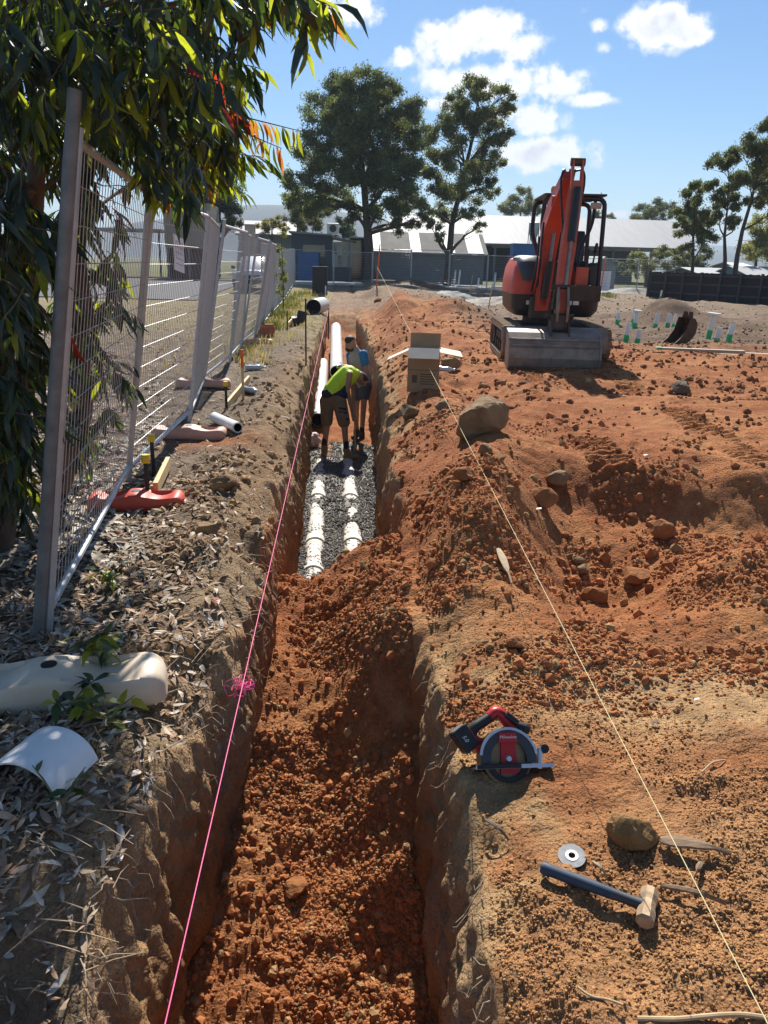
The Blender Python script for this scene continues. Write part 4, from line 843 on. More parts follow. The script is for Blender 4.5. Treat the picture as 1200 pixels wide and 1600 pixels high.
# linkage, hitch, bucket
for x in (3.05, 3.25): k = MB(); k.loft([boxsec(q(x, 11.42, 1.08), .035, .14), boxsec(q(x, 11.33, 1.42), .035, .1)]); k.build('linkage', stld, ex)
for x in (3.08, 3.22): k = MB(); k.loft([boxsec(q(x, 11.33, 1.40), .03, .09), boxsec(q(x, 11.2, 1.15), .035, .12), boxsec(q(x, 11.22, .92), .035, .1)]); k.build('linkage', stl, ex)
k = MB(); k.box(q(3.13, 11.3, .92), (.26, .24, .2), None, .03); ht_ = k.build('quick_hitch', stld, ex)
for x_, y_, z_, r_, l_ in ((3.13, 11.27, 1.0, .035, .2), (3.15, 11.33, 1.4, .03, .17)): k = MB(); k.lathe([(0, -l_), (r_, -l_), (r_, l_), (0, l_)], q(x_, y_, z_), 'X', 12); k.build('hitch_pin', stld, ex, True)
prof = [(11.42, .80), (11.16, .765), (11.06, .69), (10.98, .55), (10.96, .42), (10.99, .30), (11.07, .2), (11.22, .135), (11.42, .13)]
k = MB(); n = len(prof); th = .018; inner = [(p[0]+th, p[1]-(.02 if p[1] > .6 else -.02 if p[1] < .3 else 0)) for p in prof]
out = prof+inner[::-1]; k.prism([(a-E0.y, b-E0.z) for a, b in out], 2.43-E0.x, 3.69-E0.x, Matrix(((0, 1, 0, 0), (1, 0, 0, 0), (0, 0, 1, 0), (0, 0, 0, 1)))); bk = k.build('bucket', stl, ex)
for x in (2.415, 3.705): k = MB(); k.prism([(a-E0.y, b-E0.z) for a, b in [(p[0]-.012 if 0 < i < n-1 else p[0], p[1]) for i, p in enumerate(prof)]], x-.014-E0.x, x+.014-E0.x, Matrix(((0, 1, 0, 0), (1, 0, 0, 0), (0, 0, 1, 0), (0, 0, 0, 1)))); k.build('side_plate', stl, bk)
for z, y_ in ((.60, 10.995), (.68, 11.045)): k = MB(); k.box(q(3.06, y_-.012, z), (1.25, .02, .022)); k.build('wear_strip', stl, bk)
k = MB(); k.box(q(3.06, 11.36, .122), (1.30, .16, .022)); k.build('cutting_edge', stld, bk)
for x in (3.0, 3.26): k = MB(); k.prism([(11.42-E0.y, .78-E0.z), (11.10-E0.y, .72-E0.z), (11.16-E0.y, .93-E0.z), (11.34-E0.y, .96-E0.z)], x-.014-E0.x, x+.014-E0.x, Matrix(((0, 1, 0, 0), (1, 0, 0, 0), (0, 0, 1, 0), (0, 0, 0, 1)))); k.build('bucket_ear', stld, bk)
for pts in ([(3.16, 12.0, 2.95), (3.1, 11.85, 3.0), (3.06, 11.75, 2.8), (3.12, 11.7, 2.3), (3.15, 11.6, 2.0)], [(3.18, 12.0, 2.95), (3.36, 11.85, 3.0), (3.40, 11.8, 2.8), (3.34, 11.75, 2.4), (3.28, 11.65, 2.05)], [(2.92, 12.15, 2.3), (2.9, 12.05, 1.9), (2.9, 12.1, 1.5), (2.86, 12.2, 1.15)], [(2.88, 12.2, 2.1), (2.86, 12.1, 1.7), (2.82, 12.2, 1.3)], [(3.3, 11.7, 2.2), (3.32, 11.6, 1.9), (3.27, 11.5, 1.6)]):
    pv = [q(*p) for p in pts]; sm = []
    for i in range(len(pv)-1):
        a, b, c, d = pv[max(0, i-1)], pv[i], pv[i+1], pv[min(len(pv)-1, i+2)]
        for j in range(5): t_ = j/5; sm.append(.5*((2*b)+(c-a)*t_+(2*a-5*b+4*c-d)*t_*t_+(3*b-a-3*c+d)*t_**3))
    k = MB(); k.tube(sm+[pv[-1]], .017, 7); k.build('hose', exb, ex, True)
for x, z in ((2.82, 1.13), (3.55, 1.14), (3.44, 1.14)): k = MB(); k.box(q(x, 12.325 if z > 1.12 else 12.33, z), (.09, .012, .06)); k.build('decal', decal, ex)

# ------------------------------------------------------------------ spare bucket, planks, risers
p = onz(1057, 552, .05); t = thing('digging_bucket', 'rusty narrow excavator bucket lying on its back near the planks', 'bucket', (p[0], p[1], g1(p[0], p[1])), R(20)); t.scale = (.72,)*3
rustm = mat('rusty_steel', (.09, .05, .03), .7, .4, 6, .2, .2)
prof = [(-.42, .0), (-.1, .02), (.18, .1), (.36, .3), (.40, .55), (.30, .72), (.12, .74)]; k = MB(); k.prism(prof+[(a-.03, b+.02) for a, b in prof[::-1]], -.22, .22); sh = k.build('shell', rustm, t)
for y_ in (-.235, .235): k = MB(); k.prism(prof+[(.02, .42), (-.16, .2)], y_-.012, y_+.012); k.build('side_plate', rustm, t)
for i in range(4): k = MB(); k.loft([boxsec((-.42, -.18+i*.12, .01), .05, .06), boxsec((-.54, -.18+i*.12, .012), .02, .03)]); k.build('tooth', stl, t)
for y_ in (-.1, .1): k = MB(); k.prism([(.12, .74), (.32, .72), (.30, .9), (.18, .92)], y_-.014, y_+.014); k.build('ear', rustm, t)
for (px, py, L_, a, lab) in ((1090, 570, 1.5, -12, 'long grey plank beside the spare bucket'), (1125, 568, 1.6, -16, 'pale plank lying across the planks near the spare bucket'), (1150, 572, 1.3, -8, 'weathered plank with green tape at one end')):
    p = onz(px, py, .08); t = thing('plank', lab, 'plank', (p[0], p[1], g1(p[0], p[1])+.03), R(a)); k = MB(); k.box((0, 0, .02), (L_, .14, .035), None, .004); k.build('board', mat('grey_timber', (.42, .36, .27), .85, .25, 5, stretch=(1, 9, 9)), t)
    k = MB(); k.box((L_/2-.06 if 'green' in lab else -L_/2+.06, 0, .021), (.08, .146, .04)); k.build('tape_wrap', green, t)
def riser(px, py, ztop, r=.055, cap=None, lean=0, lab=''):
    p = onz(px, py, .02); z = g1(p[0], p[1]); h = ztop*p[1]/1225
    t = thing('riser_pipe', lab, 'pipe', (p[0], p[1], z-.04), 0, 'sewer riser pipes standing in the cleared ground'); t.rotation_euler = (R(rr.uniform(-3, 3)), R(4+lean), 0)
    k = MB(); k.lathe([(r, 0), (r, h), (r-.008, h), (r-.008, h-.1)], n=16); k.build('pipe', pvc, t, True)
    k = MB(); k.lathe([(r+.003, .02), (r+.003, h*.45)], n=16); k.build('green_tape', green, t, True)
    if cap:
        k = MB(); k.lathe([(r, h+.001), (cap, h+.02), (cap, h+.06), (0, h+.065)], n=18); k.build('cap', pvc, t, True)
RL = ['short riser pipe with green tape close behind the dozer blade', 'riser pipe with green tape standing alone behind the excavator', 'tall riser pipe with green tape in front of the capped pair', 'short riser pipe with green tape right of the tall one', 'riser pipe topped by a wide white cap near the dirt heap', 'thin riser pipe tucked against the capped riser', 'slanted riser pipe with green tape against the dirt heap', 'riser pipe with green tape at the foot of the dirt heap', 'thin leaning riser pipe right beside the dirt heap', 'large capped riser pipe nearest the black paling fence', 'short riser pipe with green tape beside the large capped one', 'leaning riser pipe with dark rim beside the large capped one', 'thin riser pipe close to the meter box']
for a in zip([(936, 515, 17), (964, 507, 21), (978, 526, 35), (996, 527, 26), (991, 510, 30), (987, 508, 26), (1022, 512, 31), (1042, 513, 27), (1050, 512, 29), (1106, 530, 42), (1118, 538, 31), (1137, 537, 33), (1030, 475, 16)], RL):
    (px, py, h), lab = a; riser(px, py, h, .064 if 'thin' not in lab else .042, (.14 if 'wide' in lab else .17) if 'capped riser pipe nearest' in lab or 'topped' in lab else None, 4 if 'lean' in lab or 'slant' in lab else 0, lab)
for (px, py, h, r, lab) in ((709, 452, 26, .055, 'left white standpipe of the pair before the garage'), (716, 452, 26, .055, 'right white standpipe of the pair before the garage'), (746, 455, 17, .05, 'short white standpipe between the pair and the excavator'), (771, 457, 27, .06, 'white standpipe close to the engine cover of the excavator'), (763, 482, 40, .02, 'thin pale stake beside the grey gravel heap'), (734, 460, 28, .02, 'thin pale stake leaning between the white standpipes')):
    p = onz(px, py, .1); t = thing('standpipe' if r > .03 else 'marker_stake', lab, 'pipe' if r > .03 else 'stake', (p[0], p[1], g1(p[0], p[1])-.05), 0, 'standpipes and stakes before the garage'); hh = h*p[1]/1225
    t.rotation_euler = (0, R(3 if r > .03 else 6), 0); k = MB()
    if r > .03: k.lathe([(r, 0), (r, hh), (r-.008, hh), (r-.008, hh-.1)], n=14)
    else: k.box((0, 0, hh/2), (.04, .03, hh))
    k.build('shaft', pvc if r > .03 else pine, t, r > .03)
    if r > .03: k = MB(); k.lathe([(r+.004, hh-.12), (r+.004, hh-.03)], n=14); k.build('coupling', pvcg, t, True)
for (px, py, h, lab) in ((588, 461, 62, 'orange painted stake holding the yellow string line'), (936, 468, 62, 'orange stake in the rubble just right of the excavator'), (1005, 452, 3, '')):
    if not lab: continue
    p = onz(px, py, .15); z = g1(p[0], p[1]); hh = h*p[1]/1225; t = thing('survey_stake', lab, 'stake', (p[0], p[1], z-.05), 0, 'orange survey stakes'); t.rotation_euler = (0, R(3.5), 0)
    k = MB(); k.box((0, 0, hh*.45), (.06, .03, hh*.9)); k.build('shaft', orange, t); k = MB(); k.box((0, 0, hh*.95), (.05, .025, hh*.1)); k.build('tip', pine, t)
    if px == 588: STAKE = Vector((p[0], p[1], z+hh*.45))
p = onz(1015, 466, .1); t = thing('meter_box', 'grey electrical meter box on a post at the end of the paling fence', 'meter box', (p[0], p[1], g1(p[0], p[1])-.03)); hh = 26*p[1]/1225
k = MB(); k.box((0, 0, hh*.5), (.4, .25, hh), None, .02); bx = k.build('casing', galv, t); k = MB(); k.box((0, -.13, hh*.55), (.32, .012, hh*.7)); k.build('door', galvd, bx)
k = MB(); k.tube(bend([(.2, 0, hh*.9), (.5, -.1, hh*.8), (.55, -.2, .02)], .3), .025, 8); k.build('conduit', pvc, t, True)
p = onz(500, 461, .1); t = thing('black_cabinet', 'tall black cabinet standing at the corner of the two fences', 'cabinet', (p[0], p[1], g1(p[0], p[1])-.03)); hh = 41*p[1]/1225; w_ = 23*p[1]/1225
k = MB(); k.box((0, 0, hh/2), (w_, w_*.8, hh), None, .02); k.build('body', blackm, t); k = MB(); k.box((0, 0, hh+.02), (w_*1.05, w_*.85, .04)); k.build('lid', blackm, t)
k = MB(); k.box((w_*.38, -w_*.42, hh*.18), (.06, .05, hh*.36)); k.build('latch_post', pvc, t)
# gravel heap
def heap(name, label, px, py, rx, ry, h, col, n=1500, s=(.02, .05)):
    p = onz(px, py, .1); X, Y = np.meshgrid(np.linspace(-1.6, 1.6, 50), np.linspace(-1.6, 1.6, 40)); hz = h*np.exp(-(X**2+Y**2)*1.3)*(1+.3*fbm(X*2, Y*2, 0, 3, 6))-.06; wx, wy = p[0]+X*rx, p[1]+Y*ry
    Z = gz(wx, wy)+hz; i = np.arange(X.size).reshape(X.shape); F = np.stack([i[:-1, :-1], i[:-1, 1:], i[1:, 1:], i[1:, :-1]], -1).reshape(-1, 4)
    o = npmesh(name, np.stack([wx, wy, Z], -1).reshape(-1, 3), F, gravm, np.array(col)[None]*(1+.5*noise(wx*9, wy*9, 0, 4).reshape(-1, 1)), True); tag(o, label, 'heap', kind='stuff')
heap('gravel_heap', 'low heap of blue-grey gravel before the garage', 712, 468, 1.1, .9, .3, (.085, .087, .085)); heap('rubble_heap', 'dark rubble heap on the left of the excavator', 770, 475, 1.4, 1.1, .25, (.10, .07, .05)); heap('rubble_heap', 'dark heap of broken rock by the notice board', 985, 462, 2.0, 1.2, .4, (.13, .12, .11)); heap('soil_heap', 'dark earth heap beyond the trench end', 655, 455, 2.0, 1.2, .45, (.15, .09, .05))

# ------------------------------------------------------------------ pipes in and by the trench
def pipe(name, label, a, b, r, m=pvc, collar=None, group=None, bore_shade=True):
    a, b = Vector(a), Vector(b); t = thing(name, label, 'pipe', a, 0, group); d = b-a; n = 24; u = d.normalized().orthogonal().normalized(); w = d.normalized().cross(u)
    def rg(c, rad): return [c+(u*math.cos(2*math.pi*j/n)+w*math.sin(2*math.pi*j/n))*rad for j in range(n)]
    k = MB(); k.loft([rg(Vector(), r-.012), rg(Vector(), r), rg(d, r), rg(d, r-.012)], False); k.build('barrel', m, t, True)
    k = MB(); k.loft([rg(Vector((0, 0, 0)), r-.012), rg(d, r-.012)], False); k.loft([rg(d*.6, r-.012), rg(d*.6, .001)], False); k.build('bore_shade', pvc_shade, t, True)  # inner wall and end disc carry the inside shade as colour
    if collar: k = MB(); e = d.normalized()*collar; k.loft([rg(-e*.1, r+.012), rg(e, r+.012), rg(e, r)], False); k.loft([rg(-e*.1, r+.012), rg(-e*.1, r-.012)], False); k.build('coupling', blackm, t, True)
    return t
fa = ony(497, 645, 14.0); fb = ony(508, 566, 19.8); pipe('drain_pipe', 'long white pipe lying against the fence side of the trench floor', (fa[0], 14.0, float(floor_z(fa[0], 14))+.155), (fb[0]-.05, 19.8, float(floor_z(0, 19.8))+.2), .125, pvc, .16, 'white pipes waiting in the trench')
fa = ony(526, 580, 17.2); fb = ony(525, 512, 23.6); pipe('drain_pipe', 'long white pipe with shaded open end behind the two workers', (fa[0], 17.2, fa[2]-.02), (fb[0], 23.6, fb[2]), .15, pvc, None, 'white pipes waiting in the trench')
p = onz(490, 490, .05); pipe('large_pipe', 'wide pipe offcut lying open-ended on the bank beside the trench end', (p[0], p[1], g1(p[0], p[1])+.22), (p[0]+.25, p[1]+1.6, g1(p[0], p[1]+1.6)+.26), .25, pvcg)
p = onz(372, 682, .03); p2 = onz(335, 655, .05); pipe('pipe_offcut', 'white pipe offcut lying on the leaf litter near the pink fence foot', (p[0], p[1], g1(p[0], p[1])+.055), (p2[0], p2[1], g1(p2[0], p2[1])+.06), .052)
p = Vector(ony(487, 660, 12.9)); t = thing('wrapped_parcel', 'torn pink and white plastic wrapping by the trench pipes', 'plastic bag', (p.x, 12.9, float(gravel_top(p.x, 12.9)))); bmm = bmesh.new(); bmesh.ops.create_icosphere(bmm, subdivisions=3, radius=.14)
for v in bmm.verts: v.co *= 1+.35*float(noise(v.co.x*14, v.co.y*14, v.co.z*14, 2)); v.co.z = v.co.z*1.1+.12
me = bpy.data.meshes.new('wrap'); bmm.to_mesh(me); bmm.free(); me.materials.append(mat('pink_plastic', (.55, .16, .15), .3, .0, 7, c2=(.75, .72, .7))); o = bpy.data.objects.new('wrap', me); COL.objects.link(o); o.parent = t

# ------------------------------------------------------------------ the two workers
skin = mat('skin', (.36, .19, .12), .55, .12, 8); hair = mat('brown_hair', (.035, .022, .014), .7, .3, 60)
hiv = mat('hi_vis_yellow', (.55, .75, .02), .6, .12, 9); navy = mat('navy_cloth', (.012, .016, .03), .8, .2, 12); khaki = mat('khaki_cloth', (.17, .115, .065), .85, .2, 12); bootm = mat('tan_boot', (.26, .15, .06), .75, .25, 14)
greyt = mat('grey_tee', (.36, .31, .26), .8, .12, 12); bluet = mat('blue_sleeve', (.03, .17, .34), .8, .15, 12); slate = mat('slate_shorts', (.085, .085, .10), .85, .15, 12); sock = mat('black_sock', (.015, .015, .017), .9, .2, 20)
def flesh(name, caps, m, parent, vox=.012, sm=4):
    k = MB()
    for a, b, ra, rb in caps: k.capsule(a, b, ra, rb)
    o = k.build(name, m, parent, True); md = o.modifiers.new('remesh', 'REMESH'); md.mode = 'VOXEL'; md.voxel_size = vox; md.use_smooth_shade = True
    s = o.modifiers.new('smooth', 'SMOOTH'); s.iterations = sm; s.factor = .5; return o
def Z5(x, y, Y): return Vector(ony(480+x/6.667, 500+y/6.667, Y))
def hand(caps, wrist, d, side, s=1.0):
    d = Vector(d).normalized(); u = d.cross(Vector(side)).normalized(); sd_ = u.cross(d).normalized(); pc = wrist+d*.05
    caps.append((wrist, wrist+d*.085, .026, .036))
    for i in range(4):
        o_ = sd_*(-.03+.02*i); ln = (.034, .04, .038, .03)[i]; a = wrist+d*.085+o_; b = a+d*ln+u*.012; c = b+d*.012+u*.03; caps += [(a, b, .0105, .0095), (b, c, .0095, .0085)]
    a = wrist+d*.03-sd_*.028; caps.append((a, a+d*.035-sd_*.025+u*.01, .013, .010))
# --- worker bending over the pipe
Y1 = 12.25; zf = float(gravel_top(-.1, Y1))+.015
fl = Z5(180, 1330, 12.2); fl.z = zf; fr = Z5(425, 1415, 11.98); fr.z = zf
root = Vector(((fl.x+fr.x)/2, Y1, zf)); w1 = thing('person', 'worker in yellow hi-vis vest and khaki shorts bending over the pipe', 'person', root)
def J(v): return Vector(v)-root
hipL, hipR = Z5(205, 850, 12.28), Z5(335, 850, 12.22); knL, knR = Z5(205, 1085, 12.25), Z5(388, 1090, 12.08); anL, anR = fl+Vector((.0, .03, .11)), fr+Vector((-.03, .03, .11))
wst = Z5(262, 770, 12.28); mid = Z5(330, 660, 12.34); chst = Z5(425, 575, 12.42); nk = Z5(505, 560, 12.48); hd = Z5(552, 612, 12.52)
shR, shL = Z5(440, 570, 12.26), Z5(470, 545, 12.62); elR, elL = Z5(418, 730, 12.22), Z5(480, 740, 12.62); wrR, wrL = Z5(452, 850, 12.3), Z5(480, 985, 12.42)
wrR2 = Z5(468, 955, 12.28)
caps = [(J(hipL), J(knL), .085, .058), (J(hipR), J(knR), .085, .058), (J(knL), J(anL), .056, .036), (J(knR), J(anR), .056, .036), (J(hipL), J(wst), .1, .12), (J(hipR), J(wst), .1, .12), (J(wst), J(mid), .13, .13), (J(mid), J(chst), .135, .145), (J(chst), J(nk), .11, .058), (J(nk), J(hd), .055, .07),
        (J(shR), J(chst), .06, .1), (J(shL), J(chst), .06, .1), (J(shR), J(elR), .052, .040), (J(elR), J(wrR2), .041, .027), (J(shL), J(elL), .052, .040), (J(elL), J(wrL), .041, .027)]
hdir = (hd-nk).normalized(); caps += [(J(hd)-hdir*.02+Vector((0, 0, .02)), J(hd)+hdir*.05+Vector((0, 0, .0)), .092, .082), (J(hd)+Vector((.06, -.01, -.06)), J(hd)+Vector((.075, -.01, -.075)), .03, .02), (J(hd)+Vector((.02, -.085, .0)), J(hd)+Vector((.02, -.09, -.03)), .014, .012), (J(hd)+Vector((.02, .085, .0)), J(hd)+Vector((.02, .09, -.03)), .014, .012)]
hand(caps, J(wrR2), (.25, .0, -1), (0, 1, 0)); hand(caps, J(wrL), (.15, 0, -1), (0, 1, 0))
flesh('body', caps, skin, w1, .009, 3)
o = flesh('hair', [(J(hd)+Vector((-.015, .0, .035)), J(hd)+hdir*.03+Vector((.015, 0, .035)), .095, .088), (J(hd)+Vector((.05, 0, .02)), J(hd)+Vector((.08, 0, -.0)), .06, .05)], hair, w1, .012)
flesh('hi_vis_vest', [(J(wst)+Vector((.0, 0, .04)), J(mid), .155, .155), (J(mid), J(chst), .158, .168), (J(chst), J(nk), .14, .085), (J(shR)*.75+J(chst)*.25, J(chst), .085, .13), (J(shL)*.75+J(chst)*.25, J(chst), .085, .13)], hiv, w1, .014)
flesh('side_panel', [(J(wst)*.45+J(mid)*.55+Vector((.08, -.09, -.07)), J(mid)*.6+J(chst)*.4+Vector((.06, -.09, -.09)), .075, .075), (J(mid)*.6+J(chst)*.4+Vector((.06, -.09, -.09)), J(chst)+Vector((.0, -.1, -.1)), .075, .06), (J(wst)+Vector((-.1, -.08, .02)), J(wst)+Vector((.16, -.04, -.0)), .078, .1)], navy, w1, .014)
flesh('shorts', [(J(wst)+Vector((0, 0, -.01)), J(hipL), .142, .125), (J(wst)+Vector((0, 0, -.01)), J(hipR), .142, .125), (J(hipL), J(hipL).lerp(J(knL), .88), .122, .098), (J(hipR), J(hipR).lerp(J(knR), .88), .122, .105)], khaki, w1, .014)
for kx, (a, b) in enumerate(((.25, -.02), (.42, .0), (.7, .02))):
    c = J(hipR).lerp(J(knR), a)+Vector((.03, -.118+.012*kx, 0)); k = MB(); k.box(c, (.12, .02, .03), Matrix.Rotation(R(10), 3, 'Y'), .005); k.build('pocket_flap', navy, w1)
for an, ft, tv in ((anL, fl, Vector((-.02, -.10, 0))), (anR, fr, Vector((.17, .0, 0)))):
    flesh('boot', [(J(an)+Vector((0, 0, .04)), J(ft)+Vector((0, 0, .05)), .058, .056), (J(ft)+Vector((0, 0, .045))-tv*.25, J(ft)+Vector((0, 0, .038))+tv, .045, .042)], bootm, w1, .011)
    flesh('sock', [(J(an)+Vector((0, 0, .05)), J(an)+Vector((0, .0, .15)), .049, .047)], sock, w1, .011)
t0 = wrR2+Vector((.04, .0, -.06)); shv = thing('shovel', 'short shovel held by the bending worker in yellow', 'shovel', (t0.x, t0.y, t0.z)); e = Vector(ony(556, 668, 12.42)); e.z = zf+.05
k = MB(); k.tube([(.0-.02, -.0, .16), (0, 0, 0), e-t0], .014, 8); k.build('handle', mat('pale_handle', (.45, .33, .2), .7, .2, 8), shv, True); k = MB(); d_ = (e-t0).normalized(); k.loft([[e-t0+Vector((s*.02, 0, .02)) for s in (-1, 1)]+[e-t0+Vector((s*.02, .012, .02)) for s in (1, -1)], [e-t0+Vector((s*.08, -.02, -.04)) for s in (-1, 1)]+[e-t0+Vector((s*.08, -.008, -.04)) for s in (1, -1)], [e-t0+Vector((s*.03, -.05, -.06)) for s in (-1, 1)]+[e-t0+Vector((s*.03, -.04, -.06)) for s in (1, -1)]]); k.build('blade', stl, shv)
# --- worker standing behind, looking down
Y2 = 13.3; zf2 = float(floor_z(.3, Y2))+.03
a1, a2 = Z5(515, 1010, 13.35), Z5(560, 1010, 13.2); root2 = Vector(((a1.x+a2.x)/2, Y2, zf2)); w2_ = thing('person', 'bearded worker in grey tee with blue sleeves standing behind the other', 'person', root2); root = root2
f1, f2 = Vector((a1.x, 13.38, zf2)), Vector((a2.x+.02, 13.18, zf2)); a1 = f1+Vector((0, .02, .1)); a2 = f2+Vector((0, .02, .1))
k1, k2 = Z5(512, 860, 13.33), Z5(590, 850, 13.2); h1, h2 = Z5(530, 690, 13.36), Z5(605, 690, 13.28); ws = Z5(585, 620, 13.32); ch = Z5(525, 410, 13.3); nk2 = Z5(490, 310, 13.27); hd2 = Z5(450, 250, 13.22)
s1, s2 = Z5(455, 375, 13.42), Z5(585, 370, 13.2); e1, e2 = Z5(450, 480, 13.3), Z5(612, 500, 13.12); v1, v2 = Z5(392, 480, 13.1), Z5(600, 600, 13.05)
caps = [(J(h1), J(k1), .085, .056), (J(h2), J(k2), .085, .056), (J(k1), J(a1), .055, .036), (J(k2), J(a2), .055, .036), (J(h1), J(ws), .1, .12), (J(h2), J(ws), .1, .12), (J(ws), J(ch), .125, .15), (J(ch), J(nk2), .12, .06), (J(nk2), J(hd2), .058, .07), (J(s1), J(ch), .062, .11), (J(s2), J(ch), .062, .11), (J(s1), J(e1), .052, .042), (J(e1), J(v1), .041, .028), (J(s2), J(e2), .054, .043), (J(e2), J(v2), .042, .028),
        (J(hd2)+Vector((0, .01, .03)), J(hd2)+Vector((-.02, -.02, -.05)), .092, .072), (J(hd2)+Vector((-.05, -.085, -.01)), J(hd2)+Vector((-.06, -.095, -.03)), .02, .018), (J(hd2)+Vector((.085, 0, 0)), J(hd2)+Vector((.09, 0, -.03)), .014, .012)]
hand(caps, J(v1), (-.9, -.2, -.2), (0, 0, 1)); hand(caps, J(v2), (-.1, -.1, -1), (1, 0, 0)); flesh('body', caps, skin, w2_, .009, 3)
flesh('hair', [(J(hd2)+Vector((0, .025, .055)), J(hd2)+Vector((-.025, -.015, .062)), .09, .078), (J(hd2)+Vector((.01, .05, .0)), J(hd2)+Vector((.01, .05, .03)), .07, .07)], hair, w2_, .012)
flesh('beard', [(J(hd2)+Vector((-.045, -.05, -.085)), J(hd2)+Vector((.02, -.03, -.085)), .045, .04)], hair, w2_, .011)
flesh('tee_shirt', [(J(ws)+Vector((0, 0, -.06)), J(ws), .15, .148), (J(ws), J(ch), .148, .168), (J(ch), J(nk2), .142, .085), (J(s1), J(ch), .07, .12), (J(s2), J(ch), .07, .12)], greyt, w2_, .014)
for s_, e_ in ((s1, e1), (s2, e2)): flesh('sleeve', [(J(s_)+Vector((0, 0, .012)), J(s_).lerp(J(e_), .62), .088, .07), (J(s_)+Vector((0, 0, .012)), J(s_).lerp(J(ch), .3), .085, .085)], bluet, w2_, .013)
flesh('shorts', [(J(ws)+Vector((0, 0, -.06)), J(h1), .135, .122), (J(ws)+Vector((0, 0, -.06)), J(h2), .135, .122), (J(h1), J(h1).lerp(J(k1), .6), .118, .1), (J(h2), J(h2).lerp(J(k2), .6), .118, .1)], slate, w2_, .014)
for an, ft in ((a1, f1), (a2, f2)):
    tv = Vector((-.06, -.14, 0)); flesh('boot', [(J(an)+Vector((0, 0, .03)), J(ft)+Vector((0, 0, .05)), .055, .055), (J(ft)+Vector((0, 0, .045))-tv*.25, J(ft)+Vector((0, 0, .038))+tv, .045, .042)], mat('dark_boot', (.05, .04, .03), .75, .25, 14), w2_, .011)
    flesh('sock', [(J(an)+Vector((0, 0, .05)), J(an)+Vector((0, .0, .12)), .047, .045)], sock, w2_, .011)
o_ = v1+Vector((-.1, -.03, .0)); t = thing('pipe_fitting', 'short white pipe fitting held up by the bearded worker', 'fitting', o_); k = MB(); k.lathe([(.05, -.07), (.05, .07), (.042, .07), (.042, -.07), (.05, -.07)], (0, 0, 0.03), 'Y', 18); k.lathe([(.056, -.07), (.056, -.03)], (0, 0, .03), 'Y', 18); k.build('socket', pvc, t, True)
# ------------------------------------------------------------------ rocks and boulders
def rock(name, label, px, py, r, m, seed, flat=.75, zf=gz, sub=3, group=None, sz=(1, 1, 1), z0=0.0):
    p = onz(px, py, z0)
    for _ in range(6): p = onz(px, py, float(zf(p[0], p[1])))
    bm = bmesh.new(); bmesh.ops.create_icosphere(bm, subdivisions=sub, radius=1.0); V = np.array([v.co for v in bm.verts])
    rg = np.random.default_rng(seed)
    for i in range(16):                         # knock flat facets off
        n = rg.normal(0, 1, 3); n /= np.linalg.norm(n); d = rg.uniform(.55, .85); s = V@n; V = np.where((s > d)[:, None], V-n[None]*(s-d)[:, None]*.92, V)
    V = V*(1+.16*fbm(V[:, 0]*2+seed, V[:, 1]*2, V[:, 2]*2, 4, seed)[:, None]+.05*noise(V[:, 0]*9, V[:, 1]*9, V[:, 2]*9, seed)[:, None])
    for v, c in zip(bm.verts, V): v.co = (c[0]*r*sz[0], c[1]*r*sz[1], c[2]*r*flat*sz[2])
    me = bpy.data.meshes.new(name); bm.to_mesh(me); bm.free(); me.materials.append(m)
    o = bpy.data.objects.new(name, me); COL.objects.link(o); o.location = (p[0], p[1], float(zf(p[0], p[1]))+r*flat*.45); o.rotation_euler = (0, 0, seed*1.3); return tag(o, label, 'rock', group)
rock('boulder', 'large tan boulder beside the yellow string and the carton', 752, 672, .27, rockm, 3, .78, sub=4, sz=(1.0, .85, 1))
for i, (px, py, r, m, lab, zf, z0) in enumerate([
    (872, 730, .11, rockm, 'flat pale rock lying at the edge of the excavator platform', gz, .2), (849, 788, .12, redrock, 'angular red rock below the platform edge, throwing a long shadow', gz, .1),
    (944, 792, .09, redrock, 'upright brown rock embedded in the platform scarp', gz, .1), (1036, 838, .115, redrock, 'rounded red rock in the slope under the platform', gz, 0), (990, 915, .10, redrock, 'squat red rock low in the hollow under the scarp', gz, 0),
    (906, 856, .045, rockm, 'small brown cobble in the bottom of the hollow', gz, 0), (912, 872, .05, rockm, 'small pale cobble in the bottom of the hollow', gz, 0), (982, 1312, .085, mat('earth_lump', (.24, .13, .05), .95, .0, 9, 1.0, c2=(.42, .25, .11), bscale=70, spec=.1), 'crumbly earth lump between the cutting disc and the bark', gz, 0),
    (462, 1392, .065, redrock, 'largest red stone on the trench floor in front', gf, -1.1), (556, 1508, .03, redrock, 'small tan stone low on the trench floor', gf, -1.1), (640, 652, .14, rockm, 'grey stone at the trench lip beside the carton', gz, 0), (690, 640, .10, rockm, 'weathered stone between boulder and carton', gz, 0),
    (703, 580, .17, rockm, 'broken brown rock behind the carton', gz, .1), (350, 760, .10, rockm, 'sandy clod on the leaf-strewn bank by the capped pegs', gz, 0), (1064, 612, .13, mat('dark_rock', (.12, .085, .055), .9, .4, 6, .6), 'dark rounded clod on the right of the bucket', gz, .2), (730, 745, .09, redrock, 'brown rock under the yellow string uphill of the ridge', gz, .1),
    (805, 1010, .05, redrock, 'small red stone near the slumped ridge', gz, 0), (760, 708, .07, rockm, 'fist-sized pale stone just downhill of the boulder', gz, .1), (325, 835, .085, rockm, 'rough clod overhanging the trench on the leafy bank', gz, 0), (590, 470, .2, redrock, 'lump of earth near the orange stake at the trench end', gz, .2)]):
    rock('rock', lab, px, py, r, m, 20+i, .72, zf, 3, 'loose rocks on the site', z0=z0)

